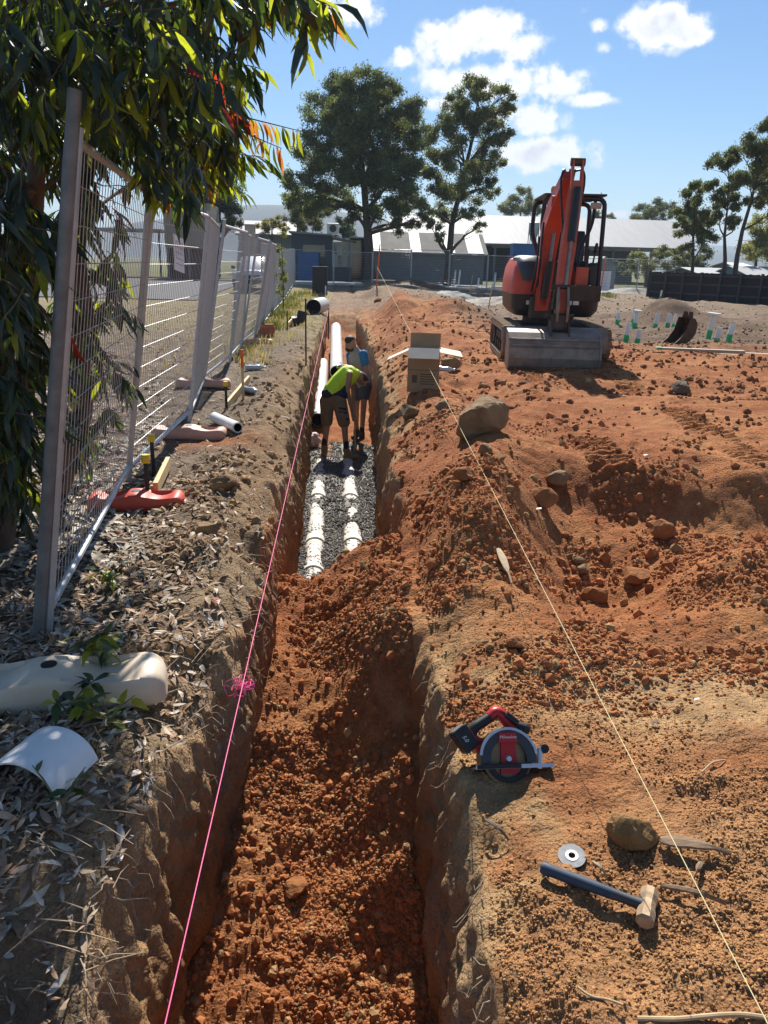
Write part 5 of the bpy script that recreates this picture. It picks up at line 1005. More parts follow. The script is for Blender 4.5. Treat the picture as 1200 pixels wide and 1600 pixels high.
# ------------------------------------------------------------------ carton, bottle
card = mat('cardboard', (.30, .20, .115), .85, .12, 5); card_sunlit = mat('cardboard_sunlit', (.62, .53, .41), .85, .1, 5)  # second card is paler: sun on the flaps put into its colour
p = onz(661, 606, .02); p = onz(661, 606, g1(p[0], p[1])); t = thing('carton', 'open brown cardboard carton with splayed flaps beside the boulder', 'box', (p[0]+.02, p[1]+.18, g1(p[0], p[1]+.1)-.02), R(-8)); w_, d_, h_ = .36, .33, .48
for s in (-1, 1): k = MB(); k.box((s*w_/2, 0, h_/2), (.008, d_, h_)); k.build('side', card, t); k = MB(); k.box((0, s*d_/2, h_/2), (w_+.008, .008, h_)); k.build('side', card, t)
k = MB(); k.box((0, 0, .01), (w_, d_, .008)); k.build('bottom', card, t)
def flap(c, dx, dy, rot, m): k = MB(); k.box((0, 0, 0), (dx, dy, .007)); o = k.build('flap', m, t); o.location = c; o.rotation_euler = rot; return o
flap((0, -d_/2-.075, h_-.02), w_, .17, (R(38), 0, 0), card_sunlit); flap((0, d_/2+.03, h_+.085), w_, .18, (R(76), 0, 0), card); flap((-w_/2-.125, 0, h_-.06), .28, d_, (0, R(-26), 0), card_sunlit); flap((w_/2+.125, 0, h_-.02), .27, d_*.95, (R(6), R(10), R(6)), card_sunlit)
k = MB(); k.lathe([(0, h_-.05), (.15, h_-.05), (.165, h_-.07), (.165, .03), (0, .03)], n=24); k.build('drum_lid', mat('lilac_plastic', (.5, .5, .6), .4, .1, 4), t, True)
k = MB(); [k.box((.05, -d_/2-.006, .10+i*.028), (.17, .003, .012)) for i in range(5)]; k.box((-.1, -d_/2-.006, .155), (.06, .003, .09)); k.box((0, -d_/2-.006, .26), (.34, .003, .006)); k.build('print', mat('box_ink', (.11, .075, .05), .9, .1, 9), t)
p = onz(692, 606, .05); t = thing('bottle', 'crumpled clear plastic bottle lying against the carton', 'bottle', (p[0], p[1], g1(p[0], p[1])+.045), R(-20)); k = MB(); k.lathe([(0, -.11), (.034, -.11), (.036, -.06), (.030, 0), (.036, .05), (.03, .09), (.013, .12), (.013, .14)], (0, 0, 0), 'X', 14); k.build('body', mat('clear_plastic', (.45, .48, .5), .15, .15, 12, spec=.7), t, True); k = MB(); k.lathe([(.016, .138), (.016, .155), (0, .155)], (0, 0, 0), 'X', 12); k.build('cap', pvc, t)

for (px, py, rz, lab) in ((397, 578, 20, 'clear plastic bottle lying among litter under the wire fence'), (388, 613, -40, 'crushed clear bottle beside the further pine board')):
    p = onz(px, py, .03); t = thing('bottle', lab, 'bottle', (p[0], p[1], g1(p[0], p[1])+.04), R(rz)); k = MB(); k.lathe([(0, -.14), (.04, -.14), (.043, -.07), (.037, 0), (.043, .06), (.036, .11), (.014, .15), (.014, .17)], (0, 0, 0), 'X', 14); k.build('body', MATS['clear_plastic'], t, True); k = MB(); k.lathe([(.017, .165), (.017, .185), (0, .185)], (0, 0, 0), 'X', 12); k.build('cap', pvc, t)
# ------------------------------------------------------------------ profile boards, pegs, star pickets, bricks, fence feet
def peg(px, py, Y, h, lab, cap=yellow, r=.016):
    p = ony(px, py, Y); t = thing('marker_peg', lab, 'peg', (p[0], Y, g1(p[0], Y)-.04)); k = MB(); k.tube([(0, 0, 0), (0, 0, h)], r, 8); k.build('stake', blackm, t, True)
    if cap: k = MB(); k.lathe([(r+.012, h-.035), (r+.014, h+.015), (r+.009, h+.022), (0, h+.022)], n=14); k.build('cap', cap, t, True)
    return t
def board(pa, Ya, pb, Yb, hz_, lab, m=pine, w=.035, h=.09):
    a = ony(*pa, Ya); b = ony(*pb, Yb); a, b = Vector(a), Vector(b); ln = (b-a).length; t = thing('profile_board', lab, 'board', (a+b)/2, math.atan2(b.y-a.y, b.x-a.x)); t.rotation_euler.y = -math.atan2(b.z-a.z, math.hypot(b.x-a.x, b.y-a.y))
    k = MB(); k.box((0, 0, 0), (ln, w, h), None, .003); k.build('timber', m, t)
    for s in (-.42, .42): k = MB(); zc = (a+b).z/2-g1((a+b).x/2, (a+b).y/2); k.box((s*ln, .03, -zc/2-.02), (.03, .025, zc+.06)); k.build('leg', m if w > .03 else blackm, t)
peg(231, 772, 5.22, .36, 'yellow-capped black peg in front of the pine board by the red foot'); peg(241, 750, 6.0, .36, 'yellow-capped black peg behind the pine board by the red foot')
board((243, 764), 5.28, (263, 722), 6.15, 0, 'pale pine board on pegs above the red fence foot'); board((354, 634), 9.0, (389, 592), 10.6, 0, 'pine board between yellow peg and orange stake further along the bank'); board((449, 508), 20, (460, 496), 22, 0, 'weathered board near the black fitting at the trench end')
peg(354, 640, 9.0, .34, 'yellow-capped peg at the end of the further pine board'); peg(449, 512, 19.6, .5, 'black peg at the end of the weathered board', None); peg(478, 548, 13.4, 1.15, 'thin black steel rod standing at the trench wall near the pipes', None, .014)
p = ony(381, 648, 9.6); t = thing('survey_stake', 'orange tipped stake at the further pine board', 'stake', (p[0], 9.6, g1(p[0], 9.6)-.05)); k = MB(); k.box((0, 0, .3), (.03, .02, .6)); k.build('shaft', pine, t); k = MB(); k.box((0, 0, .55), (.034, .024, .22)); k.build('tip', orange, t)
p = onz(467, 503, .1); t = thing('black_fitting', 'black pipe fitting lying by the weathered board', 'fitting', (p[0], p[1], g1(p[0], p[1])+.12), R(30)); k = MB(); k.tube(bend([(-.2, 0, 0), (.05, 0, .05), (.12, 0, .28)], .15), .13, 14); k.build('elbow', blackm, t, True); k = MB(); k.tube([(-.24, 0, 0), (-.16, 0, 0)], .15, 14); k.build('socket', blackm, t, True)
p = onz(418, 526, 0); t = thing('brick', 'red brick lying at the foot of the wire fence', 'brick', (p[0], p[1], g1(p[0], p[1])), R(20)); k = MB(); k.box((0, 0, .1), (.30, .22, .2), None, .01); k.build('block', mat('red_brick', (.42, .13, .07), .85, .25, 9, .2), t); k = MB(); k.box((.02, .0, .22), (.24, .12, .05), None, .008); k.build('half_brick', mat('red_brick', (.42, .13, .07)), t)
def fence_foot(lab, loc, rz, m, L_=.66, W_=.25, H_=.135):
    t = thing('ballast_block', lab, 'ballast block', loc, rz, 'feet of the temporary fence'); k = MB(); secs = []; n = 20
    for i in range(25):
        u = math.sin((-1+2*i/24)*math.pi/2); e = max(0, 1-abs(u)**7); wid = W_/2*(.80+.20*abs(u)**1.3)*(.35+.65*e**.5); hg = H_*(.84+.16*math.cos(u*math.pi)**2)*(.45+.55*e**.5); ring_ = []
        for j in range(n):
            a = 2*math.pi*j/n; c, s = math.cos(a), math.sin(a); yy = wid*math.copysign(abs(c)**.42, c); zz = H_*.5+(hg*.5)*math.copysign(abs(s)**.45, s)-.5*(H_-hg)
            if s > .3 and .16 < abs(u) < .80 and abs(c) < .62: zz -= .035*math.sin((abs(u)-.16)/.64*math.pi)**.6
            ring_.append(Vector((u*L_/2, yy, zz)))
        secs.append(ring_)
    k.loft(secs); k.build('block', m, t, True)
    k = MB(); k.lathe([(.03, H_-.03), (.03, H_+.001), (0, H_+.0015)], (.0, 0, 0), n=14); k.build('socket', blackm, t, True)  # flush black disc stands in for the shaded post hole
    return t
creamp = mat('cream_plastic', (.55, .43, .30), .5, .0, 5, .05, c2=(.66, .56, .44)); redp = mat('red_plastic', (.55, .08, .045), .5, .15, 6); pinkp = mat('faded_pink_plastic', (.52, .30, .22), .6, .15, 6); 
p = onz(80, 1068, .07); fence_foot('cream plastic fence foot half under the gum leaves', (p[0], p[1], g1(p[0], p[1])-.005), R(9), creamp, .86, .27, .17)
p = onz(214, 785, .05); fence_foot('red plastic fence foot behind the yellow-capped pegs', (p[0], p[1], g1(p[0], p[1])), R(4), redp, .64)
p = onz(296, 676, .05); fence_foot('faded pink fence foot next to the white pipe offcut', (p[0], p[1], g1(p[0], p[1])), R(-4), pinkp, .72)
p = onz(318, 602, .05); fence_foot('pale fence foot behind the doubled fence posts', (p[0], p[1], g1(p[0], p[1])), R(4), pinkp, .72)
p = onz(400, 534, .05); fence_foot('grey-pink fence foot beside the red brick', (p[0], p[1], g1(p[0], p[1])), R(4), pinkp, .7)

# ------------------------------------------------------------------ circular saw
p = onz(790, 1216, 0); p = onz(790, 1216, g1(p[0], p[1])); saw = thing('circular_saw', 'red and black cordless circular saw resting on the right bank', 'saw', (p[0], p[1]+.01, g1(p[0], p[1])+.04)); saw.rotation_euler = (R(-36), R(3), R(6))
sred = mat('tool_red', (.46, .018, .022), .4, .08, 8); sblk = mat('tool_black', (.018, .018, .02), .55, .2, 30); sgry = mat('guard_grey', (.07, .07, .072), .38, .15, 12, 0, .6); ssil = mat('bright_alloy', (.62, .62, .62), .32, .1, 10, 0, .8)
def arc(r, a0, a1, n=18, cx=0, cz=0): return [(cx+r*math.cos(R(a0+(a1-a0)*i/n)), cz+r*math.sin(R(a0+(a1-a0)*i/n))) for i in range(n+1)]
k = MB(); k.prism(arc(.103, -10, 190)+arc(.066, 190, -10), -.028, .03); k.build('upper_guard', sgry, saw); k = MB(); k.prism(arc(.107, 8, 172)+arc(.098, 172, 8), -.032, -.024); k.build('guard_rim', ssil, saw)
k = MB(); k.prism(arc(.1, -10, 190), .004, .026); k.build('guard_back', sblk, saw)
k = MB(); k.prism(arc(.09, 0, 360, 36)[:-1], -.010, -.008); bl = k.build('blade', mat('blade_steel', (.28, .17, .08), .4, .2, 20, 0, .5), saw); k = MB(); k.prism([(-.03, -.05), (.036, -.05), (.028, .055), (-.022, .055)], -.018, -.0105); k.build('hub_strip', sred, bl); k = MB(); k.lathe([(0, -.030), (.009, -.030), (.014, -.018), (.014, -.012)], (0, 0, 0), 'Y', 12); k.build('arbor_bolt', ssil, bl, True)
k = MB(); k.prism(arc(.08, 200, 340)+arc(.062, 340, 200), -.022, -.012); k.build('lower_guard', sblk, saw)
k = MB(); k.prism([(-.035, .055), (.035, .055), (.028, .088), (-.032, .088)], -.0325, -.0285); lb = k.build('badge', sred, saw)
def text(s, size, loc, parent, m, rot=(R(90), 0, 0)):
    c = bpy.data.curves.new('t', 'FONT'); c.body = s; c.size = size; c.align_x = 'CENTER'; c.align_y = 'CENTER'; c.extrude = .0002; c.shear = .25; o = bpy.data.objects.new('t', c); COL.objects.link(o); bpy.context.view_layer.update()
    me = bpy.data.meshes.new_from_object(o.evaluated_get(bpy.context.evaluated_depsgraph_get())); bpy.data.objects.remove(o); me.materials.clear(); me.materials.append(m); n = bpy.data.objects.new('lettering', me); COL.objects.link(n); n.parent = parent; n.location = loc; n.rotation_euler = rot; return n
text('Milwaukee', .0145, (0, -.0335, .073), lb, pvc)
k = MB(); k.box((.018, .03, -.03), (.285, .13, .005), None, .001); k.box((.018, -.035, -.025), (.285, .004, .012)); k.build('base_plate', ssil, saw)
k = MB(); k.box((-.04, -.036, -.024), (.16, .008, .016), None, .002); k.build('plate_edge', sblk, saw); k = MB(); k.box((.118, -.012, .0), (.016, .02, .075), Matrix.Rotation(R(8), 3, 'Y'), .004); k.build('bevel_bracket', ssil, saw); k = MB(); k.lathe([(0, -.012), (.016, -.012), (.016, .012), (0, .012)], (.138, -.01, .03), 'Y', 12); k.build('bevel_knob', sblk, saw, True)
k = MB(); k.lathe([(0, .03), (.042, .03), (.046, .06), (.044, .11), (.03, .125), (0, .125)], (.02, 0, .045), 'Y', 20); k.build('motor_housing', sred, saw, True)
k = MB(); k.tube(bend([(-.118, .04, .082), (-.10, .035, .112), (-.035, .035, .148), (-.02, .035, .162)], .03), [.02]*14, 10); k.build('grip', sblk, saw, True)
k = MB(); k.tube(bend([(-.04, .035, .146), (-.02, .035, .165), (.005, .035, .158), (.035, .035, .11), (.06, .03, .075)], .02), .021, 10); k.build('handle_body', sred, saw, True)
k = MB(); k.tube(bend([(-.115, .04, .085), (-.085, .04, .055), (-.05, .04, .06), (.03, .035, .085)], .03), .017, 10); k.build('handle_lower', sred, saw, True)
k = MB(); k.box((.035, .02, .138), (.055, .04, .02), Matrix.Rotation(R(38), 3, 'Y'), .006); k.box((.02, .016, .147), (.05, .006, .006), Matrix.Rotation(R(38), 3, 'Y')); k.build('trigger_cover', sblk, saw); k = MB(); k.capsule((.055, .03, .115), (.085, .03, .102), .016, .023, 12); k.build('front_knob', sblk, saw, True)
k = MB(); k.box((-.14, .04, .072), (.062, .075, .09), Matrix.Rotation(R(-35), 3, 'Y'), .010); bt = k.build('battery', sblk, saw); k = MB(); k.box((-.112, .04, .062), (.03, .07, .085), Matrix.Rotation(R(-35), 3, 'Y'), .006); k.build('battery_mount', sred, saw); k = MB(); k.box((-.16, .04, .098), (.05, .07, .03), Matrix.Rotation(R(-35), 3, 'Y'), .008); k.build('battery_top', mat('grey_rubber', (.12, .12, .12), .6, .1, 20), bt)
text('5.0', .02, (-.146, .001, .072), bt, pvc, (R(90), R(55), 0))
# ------------------------------------------------------------------ hammer, disc, bark, sticks
a = Vector(onz(845, 1357, 0)); a.z = g1(a.x, a.y)+.04; b = Vector(onz(1012, 1414, 0)); b.z = g1(b.x, b.y)+.032; hm = thing('sledge_hammer', 'short sledge hammer with blue grip lying on the tan soil', 'hammer', a); d = b-a; u = d.normalized(); hd_ = Vector((-u.y, u.x, 0)).normalized()
bgrip = mat('blue_grip', (.03, .05, .08), .6, .25, 25); k = MB(); k.tube([(0, 0, 0), u*.01, u*.03, u*.10, u*.17, u*.2], [.014, .019, .0165, .0175, .0165, .0155], 12); k.build('grip', bgrip, hm, True)
k = MB(); k.tube([u*.2, u*.24, d*.97], [.0155, .0145, .0165], 12); k.build('shaft', mat('dark_shaft', (.045, .05, .058), .5, .25, 20), hm, True)
k = MB(); M3 = Matrix((hd_, u, Vector((0, 0, 1)))).transposed(); rings = []
for s, r in ((-.062, .018), (-.056, .024), (-.03, .025), (-.012, .021), (.012, .021), (.03, .025), (.056, .024), (.062, .018)): rings.append([d+M3@Vector((s, r*1.06*math.cos(R(22.5+45*j)), r*1.06*math.sin(R(22.5+45*j)))) for j in range(8)])
k.loft(rings); k.build('head', mat('hammer_head', (.36, .25, .15), .6, .3, 18, .1, .3), hm)
p = onz(895, 1325, 0); t = thing('cutting_disc', 'grey metal cutting disc lying above the hammer', 'disc', (p[0], p[1], g1(p[0], p[1])+.012)); t.rotation_euler = (R(10), R(-6), 0); k = MB(); k.lathe([(.041, 0), (.041, .002), (.013, .002), (.013, 0), (.041, 0)], n=30); k.build('rim', mat('disc_grey', (.22, .225, .23), .55, .35, 60), t); k = MB(); k.lathe([(.019, .0022), (.019, .0034), (.0105, .0034), (.0105, .0)], n=24); k.build('centre_ring', ssil, t)
barkd = mat('dry_bark', (.22, .145, .09), .9, .35, 10, .3, stretch=(2, 14, 6))
def slab(name, label, pa, pb, w, th, seed, m=barkd, cat='bark'):
    a, b = Vector(onz(*pa, 0)), Vector(onz(*pb, 0)); a.z, b.z = g1(a.x, a.y)+.012, g1(b.x, b.y)+.012; d = b-a; u = d.normalized(); sd_ = Vector((-u.y, u.x, 0)).normalized(); r_ = random.Random(seed); k = MB(); secs = []
    for i in range(9):
        t_ = i/8; ww = w*(.25+.75*math.sin(math.pi*min(1, t_*1.25+.08))**.6)*r_.uniform(.8, 1.1) if i < 8 else w*.25; c = d*t_+Vector((0, 0, .012*math.sin(t_*3)+.004))
        secs.append([c-sd_*ww/2, c+Vector((0, 0, -.006)), c+sd_*ww/2, c+sd_*ww/2*.96+Vector((0, 0, th)), c+Vector((0, 0, th+.004)), c-sd_*ww/2*.96+Vector((0, 0, th))])
    k.loft(secs); return tag(k.build(name, m, None, False, a), label, cat)
slab('bark_piece', 'wide strip of weathered bark beside the yellow string', (1030, 1322), (1140, 1345), .05, .006, 1); slab('bark_piece', 'short bark sliver under the yellow string', (1096, 1350), (1083, 1382), .018, .005, 2); slab('bark_piece', 'long thin bark splinter below the wide strip', (1032, 1383), (1132, 1426), .018, .006, 3); slab('bark_piece', 'small pale bark chip beside the cutting disc', (927, 1338), (950, 1364), .012, .003, 4, mat('pale_chip', (.42, .32, .2), .9, .2, 20)); slab('bark_piece', 'dry strip standing on the red ridge under the string', (775, 905), (797, 945), .04, .006, 5, mat('pale_chip', (.42, .32, .2))); slab('bark_piece', 'curved grey leaf strip just below the saw', (760, 1245), (798, 1277), .014, .003, 6, mat('grey_chip', (.16, .13, .11), .8, .2, 20))
def stick(name, label, pts, r, m, cat='stick'):
    P = []
    for x, y in pts: v = Vector(onz(x, y, 0)); v.z = g1(v.x, v.y)+r*.8+.004; P.append(v)
    k = MB(); k.tube([v-P[0] for v in bend(P, .03, 3)], r, 8); return tag(k.build(name, m, None, True, P[0]), label, cat)
stick('stick', 'bent pale stick lying along the bottom of the right bank', [(998, 1578), (1060, 1586), (1110, 1580), (1160, 1590), (1230, 1604)], .006, mat('pale_root', (.45, .32, .18), .8, .25, 20)); stick('root', 'thin pale root trailing out of the lip soil', [(903, 1535), (925, 1550), (950, 1552), (975, 1562)], .003, mat('pale_root', (.45, .32, .18)), 'root'); stick('stick', 'short twig on the pale scraped patch', [(1095, 1215), (1112, 1195), (1135, 1183)], .003, mat('pale_root', (.45, .32, .18)))
scrap = mat('white_scrap', (.7, .7, .68), .6, .08, 9)
for px, py, s, lab in ((1088, 1098, .011, 'white chip on the pale scraped patch'), (1018, 1100, .018, 'dark stained paper scrap on the scraped patch'), (1008, 715, .016, 'white plastic scrap on the excavator platform'), (1022, 1135, .016, 'small brown scrap near the string on the scraped patch'), (845, 760, .02, 'tiny white fragment near the angular rock')):
    p = onz(px, py, .0); p = onz(px, py, g1(p[0], p[1])); k = MB(); k.add([(-s, -s*.4, .002), (s*.8, -s*.5, .006), (s, s*.5, .01), (-s*.7, s*.6, .004)], [(0, 1, 2, 3)]); k.add([(-s, -s*.4, .0), (s*.8, -s*.5, .004), (s, s*.5, .008), (-s*.7, s*.6, .002)], [(3, 2, 1, 0)]); tag(k.build('scrap', scrap if 'white' in lab else barkd, None, False, (p[0], p[1], g1(p[0], p[1])+.012)), lab, 'scrap')
# ------------------------------------------------------------------ half pipe, strings
p = onz(60, 1192, .05); t = thing('half_pipe', 'curved white half-pipe offcut lying on the leaf litter', 'pipe', (p[0], p[1], g1(p[0], p[1])+.005)); dirp = Vector(onz(118, 1170, .0))-Vector(onz(45, 1243, .0)); t.rotation_euler = (0, R(4), math.atan2(dirp.y, dirp.x)); k = MB(); r_, L_ = .15, .235; o1 = arc(r_, 18, 162, 20, 0, -.045)+arc(r_-.006, 162, 18, 20, 0, -.045); k.prism([(x, z) for x, z in o1], -L_/2, L_/2, Matrix(((0, 1, 0, 0), (-1, 0, 0, 0), (0, 0, 1, 0), (0, 0, 0, 1)))); k.build('shell', pvc, t, True)
def line(name, label, a, b, r, m, sag=.0, n=40):
    a, b = Vector(a), Vector(b); k = MB(); P = [(b-a)*(i/n)-Vector((0, 0, sag*math.sin(math.pi*i/n))) for i in range(n+1)]; rs = [r*(1+.05*max(0, (a+p_).y)) for p_ in P]; k.tube(P, rs, 6); return tag(k.build(name, m, None, True, a), label, 'string')
def anchored(a, b, lab, yb=-.8):              # carry the line on to a peg in the ground behind the viewer
    a, b = Vector(a), Vector(b); e = a+(a-b)*((a.y-yb)/(b.y-a.y)); g_ = g1(e.x, e.y); k = MB(); k.tube([(0, 0, -.15), (0, 0, e.z-g_+.06)], .012, 8); tag(k.build('string_peg', blackm, None, True, (e.x, e.y, g_)), lab, 'peg'); return e
na = anchored(onz(1203, 1606, .26), STAKE, 'thin black peg holding the near end of the yellow string'); line('string_line', 'pale yellow string line stretched along the right bank', na, STAKE, .0011, yels)
pe = Vector((-.42, 24.5, .0)); pe.z = g1(-.8, 24.5)+.35; line('string_line', 'pink string line stretched along the trench edge', anchored(onz(257, 1604, .06), pe, 'thin black peg holding the near end of the pink string'), pe, .0016, pinks)
p = Vector(onz(384, 1066, .02)); k = MB(); r_ = random.Random(9)
for i in range(9):
    c = Vector((r_.uniform(-.03, .03), r_.uniform(-.03, .03), r_.uniform(-.03, .02))); R1 = r_.uniform(.02, .045); ax = Quaternion(Vector((r_.gauss(0, 1), r_.gauss(0, 1), r_.gauss(0, 1))).normalized(), r_.uniform(0, 6)); k.tube([c+ax@Vector((R1*math.cos(a), R1*.6*math.sin(a), .01*math.sin(3*a))) for a in [2*math.pi*j/14 for j in range(14)]], .0018, 5, closed=True)
k.tube(bend([(0, 0, 0), (-.05, .0, .02), (-.09, -.01, -.0), (-.07, -.03, -.05), (-.04, -.02, -.04)], .03), .0018, 5); tag(k.build('string_tangle', pinks, None, True, p), 'bright pink knot of string tied at the trench edge', 'string')
k = MB(); hgt = pe.z-g1(-.45, 24.5)+.3; k.tube([(0, 0, -.3), (0, 0, hgt)], .02, 8); tag(k.build('string_peg', blackm, None, True, (pe.x, pe.y, pe.z-hgt+.05)), 'thin peg at the trench end holding the pink string', 'peg')

# ------------------------------------------------------------------ leaf litter, twigs, roots
def leaf_template(curl=.12, w=.15):
    T = [0, .2, .45, .72, 1.0]; Wd = [.03, .75, 1, .62, 0.02]; V = []; F = []
    for t_, q_ in zip(T, Wd): z = curl*math.sin(t_*math.pi)-.25*curl*t_; V += [(t_-.5, w*q_, z+.03*q_), (t_-.5, 0, z), (t_-.5, -w*q_, z+.03*q_)]
    for i in range(4):
        for j in range(2): a = i*3+j; F.append((a, a+1, a+4, a+3))
    return V, F
LV, LF = leaf_template()
def litter(name, label, n, xr, yr, sz, cols, lift=.012, tilt=.45, mask=None):
    u = RNG.uniform(0, 1, n); a, b = yr; y = 1/(1/a-u*(1/a-1/b)); x = xL(y)-np.abs(RNG.uniform(xr[0], xr[1], n))*np.clip(y/4, .8, 3)
    if mask is not None: k = RNG.uniform(0, 1, n) < mask(x, y); x, y = x[k], y[k]
    m = len(x); z = gz(x, y)+RNG.uniform(.0, 1, m)*lift+.004; s = RNG.uniform(sz[0], sz[1], m)
    Sc = np.stack([s, s*RNG.uniform(.55, 1.2, m), s*RNG.uniform(-1.4, 1.6, m)], -1)
    C = np.array(cols)[RNG.integers(0, len(cols), m)]*RNG.uniform(.7, 1.25, (m, 1))
    return tag(scatter(name, LV, LF, np.stack([x, y, z], -1), rotmats(m, tilt), Sc, litterm, C), label, 'leaf litter', kind='stuff')
LC = [(.48, .38, .28), (.40, .30, .21), (.58, .50, .41), (.30, .22, .15), (.25, .165, .10), (.31, .19, .12), (.50, .42, .33), (.20, .13, .08), (.38, .24, .16)]
patch = lambda x, y: sst(1.3, 2.1, y-.3*(x+.9))*np.clip(.35+1.3*sst(.12, .6, xL(y)-x-.25*sst(4, 8, y))*(.5+.9*(fbm(x*2, y*2, 0, 3, 131)+.35)), 0, 1)*(1-.85*gss(x, y, -1.15, 7.1, .5, .3))
litter('leaf_litter', 'dry grey-brown gum leaves strewn over the fence-side bank', 19000, (.02, 1.6), (1.1, 14), (.025, .095), LC, .03, .5, patch)
litter('bark_litter', 'pale leaves and bark flakes on the ground beyond the wire fence', 9000, (.7, 3.2), (4, 40), (.06, .16), [(.46, .40, .33), (.40, .34, .27), (.5, .45, .38), (.3, .22, .16)], .02, .4)
def twigs():
    n = 700; V = []; F = []; C = []; tv = []; k = MB(); r_ = random.Random(17)
    for i in range(620):
        u = r_.random(); y = 1/(1/1.2-u*(1/1.2-1/9)); x = float(xL(y))-abs(r_.uniform(.0, 1.1)); z = g1(x, y)+r_.uniform(.004, .03); a = r_.uniform(0, 6.28); l = r_.uniform(.05, .22); m_ = Vector((math.cos(a), math.sin(a), r_.uniform(-.2, .2)))*l
        p0 = Vector((x, y, z)); k.tube([p0, p0+m_*.5+Vector((0, 0, r_.uniform(-.0, .02))), p0+m_], [.0022, .0018, .001], 4, False)
    for i in range(150):                       # roots hanging out of the cut face
        y = r_.uniform(1.5, 5.5); x = float(xL(y)); z = r_.uniform(-.4, -.02); p0 = Vector((x-.03, y, z)); P = [p0]
        for j in range(5): P.append(P[-1]+Vector((r_.uniform(-.005, .035), r_.uniform(-.04, .04), r_.uniform(-.05, .015))))
        k.tube(P, [.0022, .002, .0016, .0013, .001, .0007], 4, False)
    for i in range(60):
        y = r_.uniform(1.4, 3.4); x = float(xR(y)); z = r_.uniform(-.35, -.05); p0 = Vector((x+.03, y, z)); P = [p0]
        for j in range(4): P.append(P[-1]+Vector((r_.uniform(-.03, .004), r_.uniform(-.03, .03), r_.uniform(-.05, .01))))
        k.tube(P, [.002, .0017, .0014, .001, .0007], 4, False)
    tag(k.build('twigs_and_roots', mat('pale_twig', (.34, .26, .17), .85, .3, 20)), 'fine twigs on the leaf litter and torn roots in the cut', 'twigs', kind='stuff')
twigs()
# ------------------------------------------------------------------ near plants
def leafmesh(name, V, F, m):
    me = bpy.data.meshes.new(name); me.from_pydata(V, [], F); me.update(); me.materials.append(m); me.polygons.foreach_set('use_smooth', [True]*len(F)); return me
gl = {k_: mat('leaf_'+k_, c, .45, .25, 14, trans=tr, spec=.5) for k_, c, tr in (('dark', (.022, .036, .018), .16), ('green', (.045, .075, .018), .38), ('lime', (.20, .23, .025), .55), ('red', (.30, .03, .025), .4), ('rust', (.30, .12, .035), .4), ('blue', (.045, .07, .055), .2))}
V1, F1 = leaf_template(.10, .095); V2, F2 = leaf_template(.22, .12); V3, F3 = leaf_template(.12, .21)
LM = {k_: [leafmesh('leaf', V1, F1, m), leafmesh('leaf', V2, F2, m)] for k_, m in gl.items()}; LMW = {k_: leafmesh('leaf', V3, F3, m) for k_, m in gl.items()}
def orient(d, roll): return d.to_track_quat('X', 'Z') @ Quaternion((1, 0, 0), roll)
def seedling(label, px, py, hh, nl, seed, kinds, spread=.5):
    r_ = random.Random(seed); p = onz(px, py, .0); p = onz(px, py, g1(p[0], p[1])); t = thing('seedling', label, 'plant', (p[0], p[1], g1(p[0], p[1])-.01)); k = MB(); top = Vector((r_.uniform(-.03, .03), .02, hh)); stems = [[Vector(), top*.5+Vector((.012, 0, 0)), top]]
    for i in range(3): a = r_.uniform(0, 6.28); b0 = top*r_.uniform(.2, .6); stems.append([b0, b0+Vector((math.cos(a)*.06, math.sin(a)*.05, .07)), b0+Vector((math.cos(a)*.11, math.sin(a)*.1, .10))])
    for s_ in stems: k.tube(s_, [.0035, .003, .0015], 6)
    k.build('stem', mat('green_stem', (.12, .13, .04), .6, .2, 20), t, True)
    for i in range(nl):
        s_ = r_.choice(stems); u = r_.uniform(.3, 1); b0 = s_[0].lerp(s_[1], u*2) if u < .5 else s_[1].lerp(s_[2], u*2-1); a = r_.uniform(0, 6.28); d = Vector((math.cos(a), math.sin(a), r_.uniform(-.7, .5))).normalized(); l = r_.uniform(.05, .10)
        o = bpy.data.objects.new('leaf', LMW[r_.choice(kinds)]); COL.objects.link(o); o.parent = t; o.scale = (l, l*.9, l); o.location = b0+d*l*.52; o.rotation_mode = 'QUATERNION'; o.rotation_quaternion = orient(d, r_.uniform(-.5, .5))
seedling('glossy green seedling growing at the end of the cream fence foot', 168, 1075, .26, 46, 1, ['green', 'green', 'dark', 'lime']); seedling('low yellowing seedling between cream foot and half pipe', 100, 1128, .10, 22, 2, ['green', 'lime', 'dark']); seedling('small seedling in front of the cream foot by a twig', 168, 1140, .12, 18, 3, ['green', 'lime']); seedling('tiny green sprout in the leaf litter near the half pipe', 95, 1270, .06, 8, 4, ['green']); seedling('grassy sprig beside the fence base above the cream foot', 165, 925, .14, 18, 5, ['lime', 'green'])
o = bpy.data.objects.new('fallen_leaf', LMW['red']); COL.objects.link(o); p = onz(336, 952, .0); o.location = (p[0], p[1], g1(p[0], p[1])+.02); o.scale = (.1, .1, .1); o.rotation_euler = (.2, .1, 2.1); tag(o, 'bright red fallen leaf on the edge of the leafy bank', 'leaf')
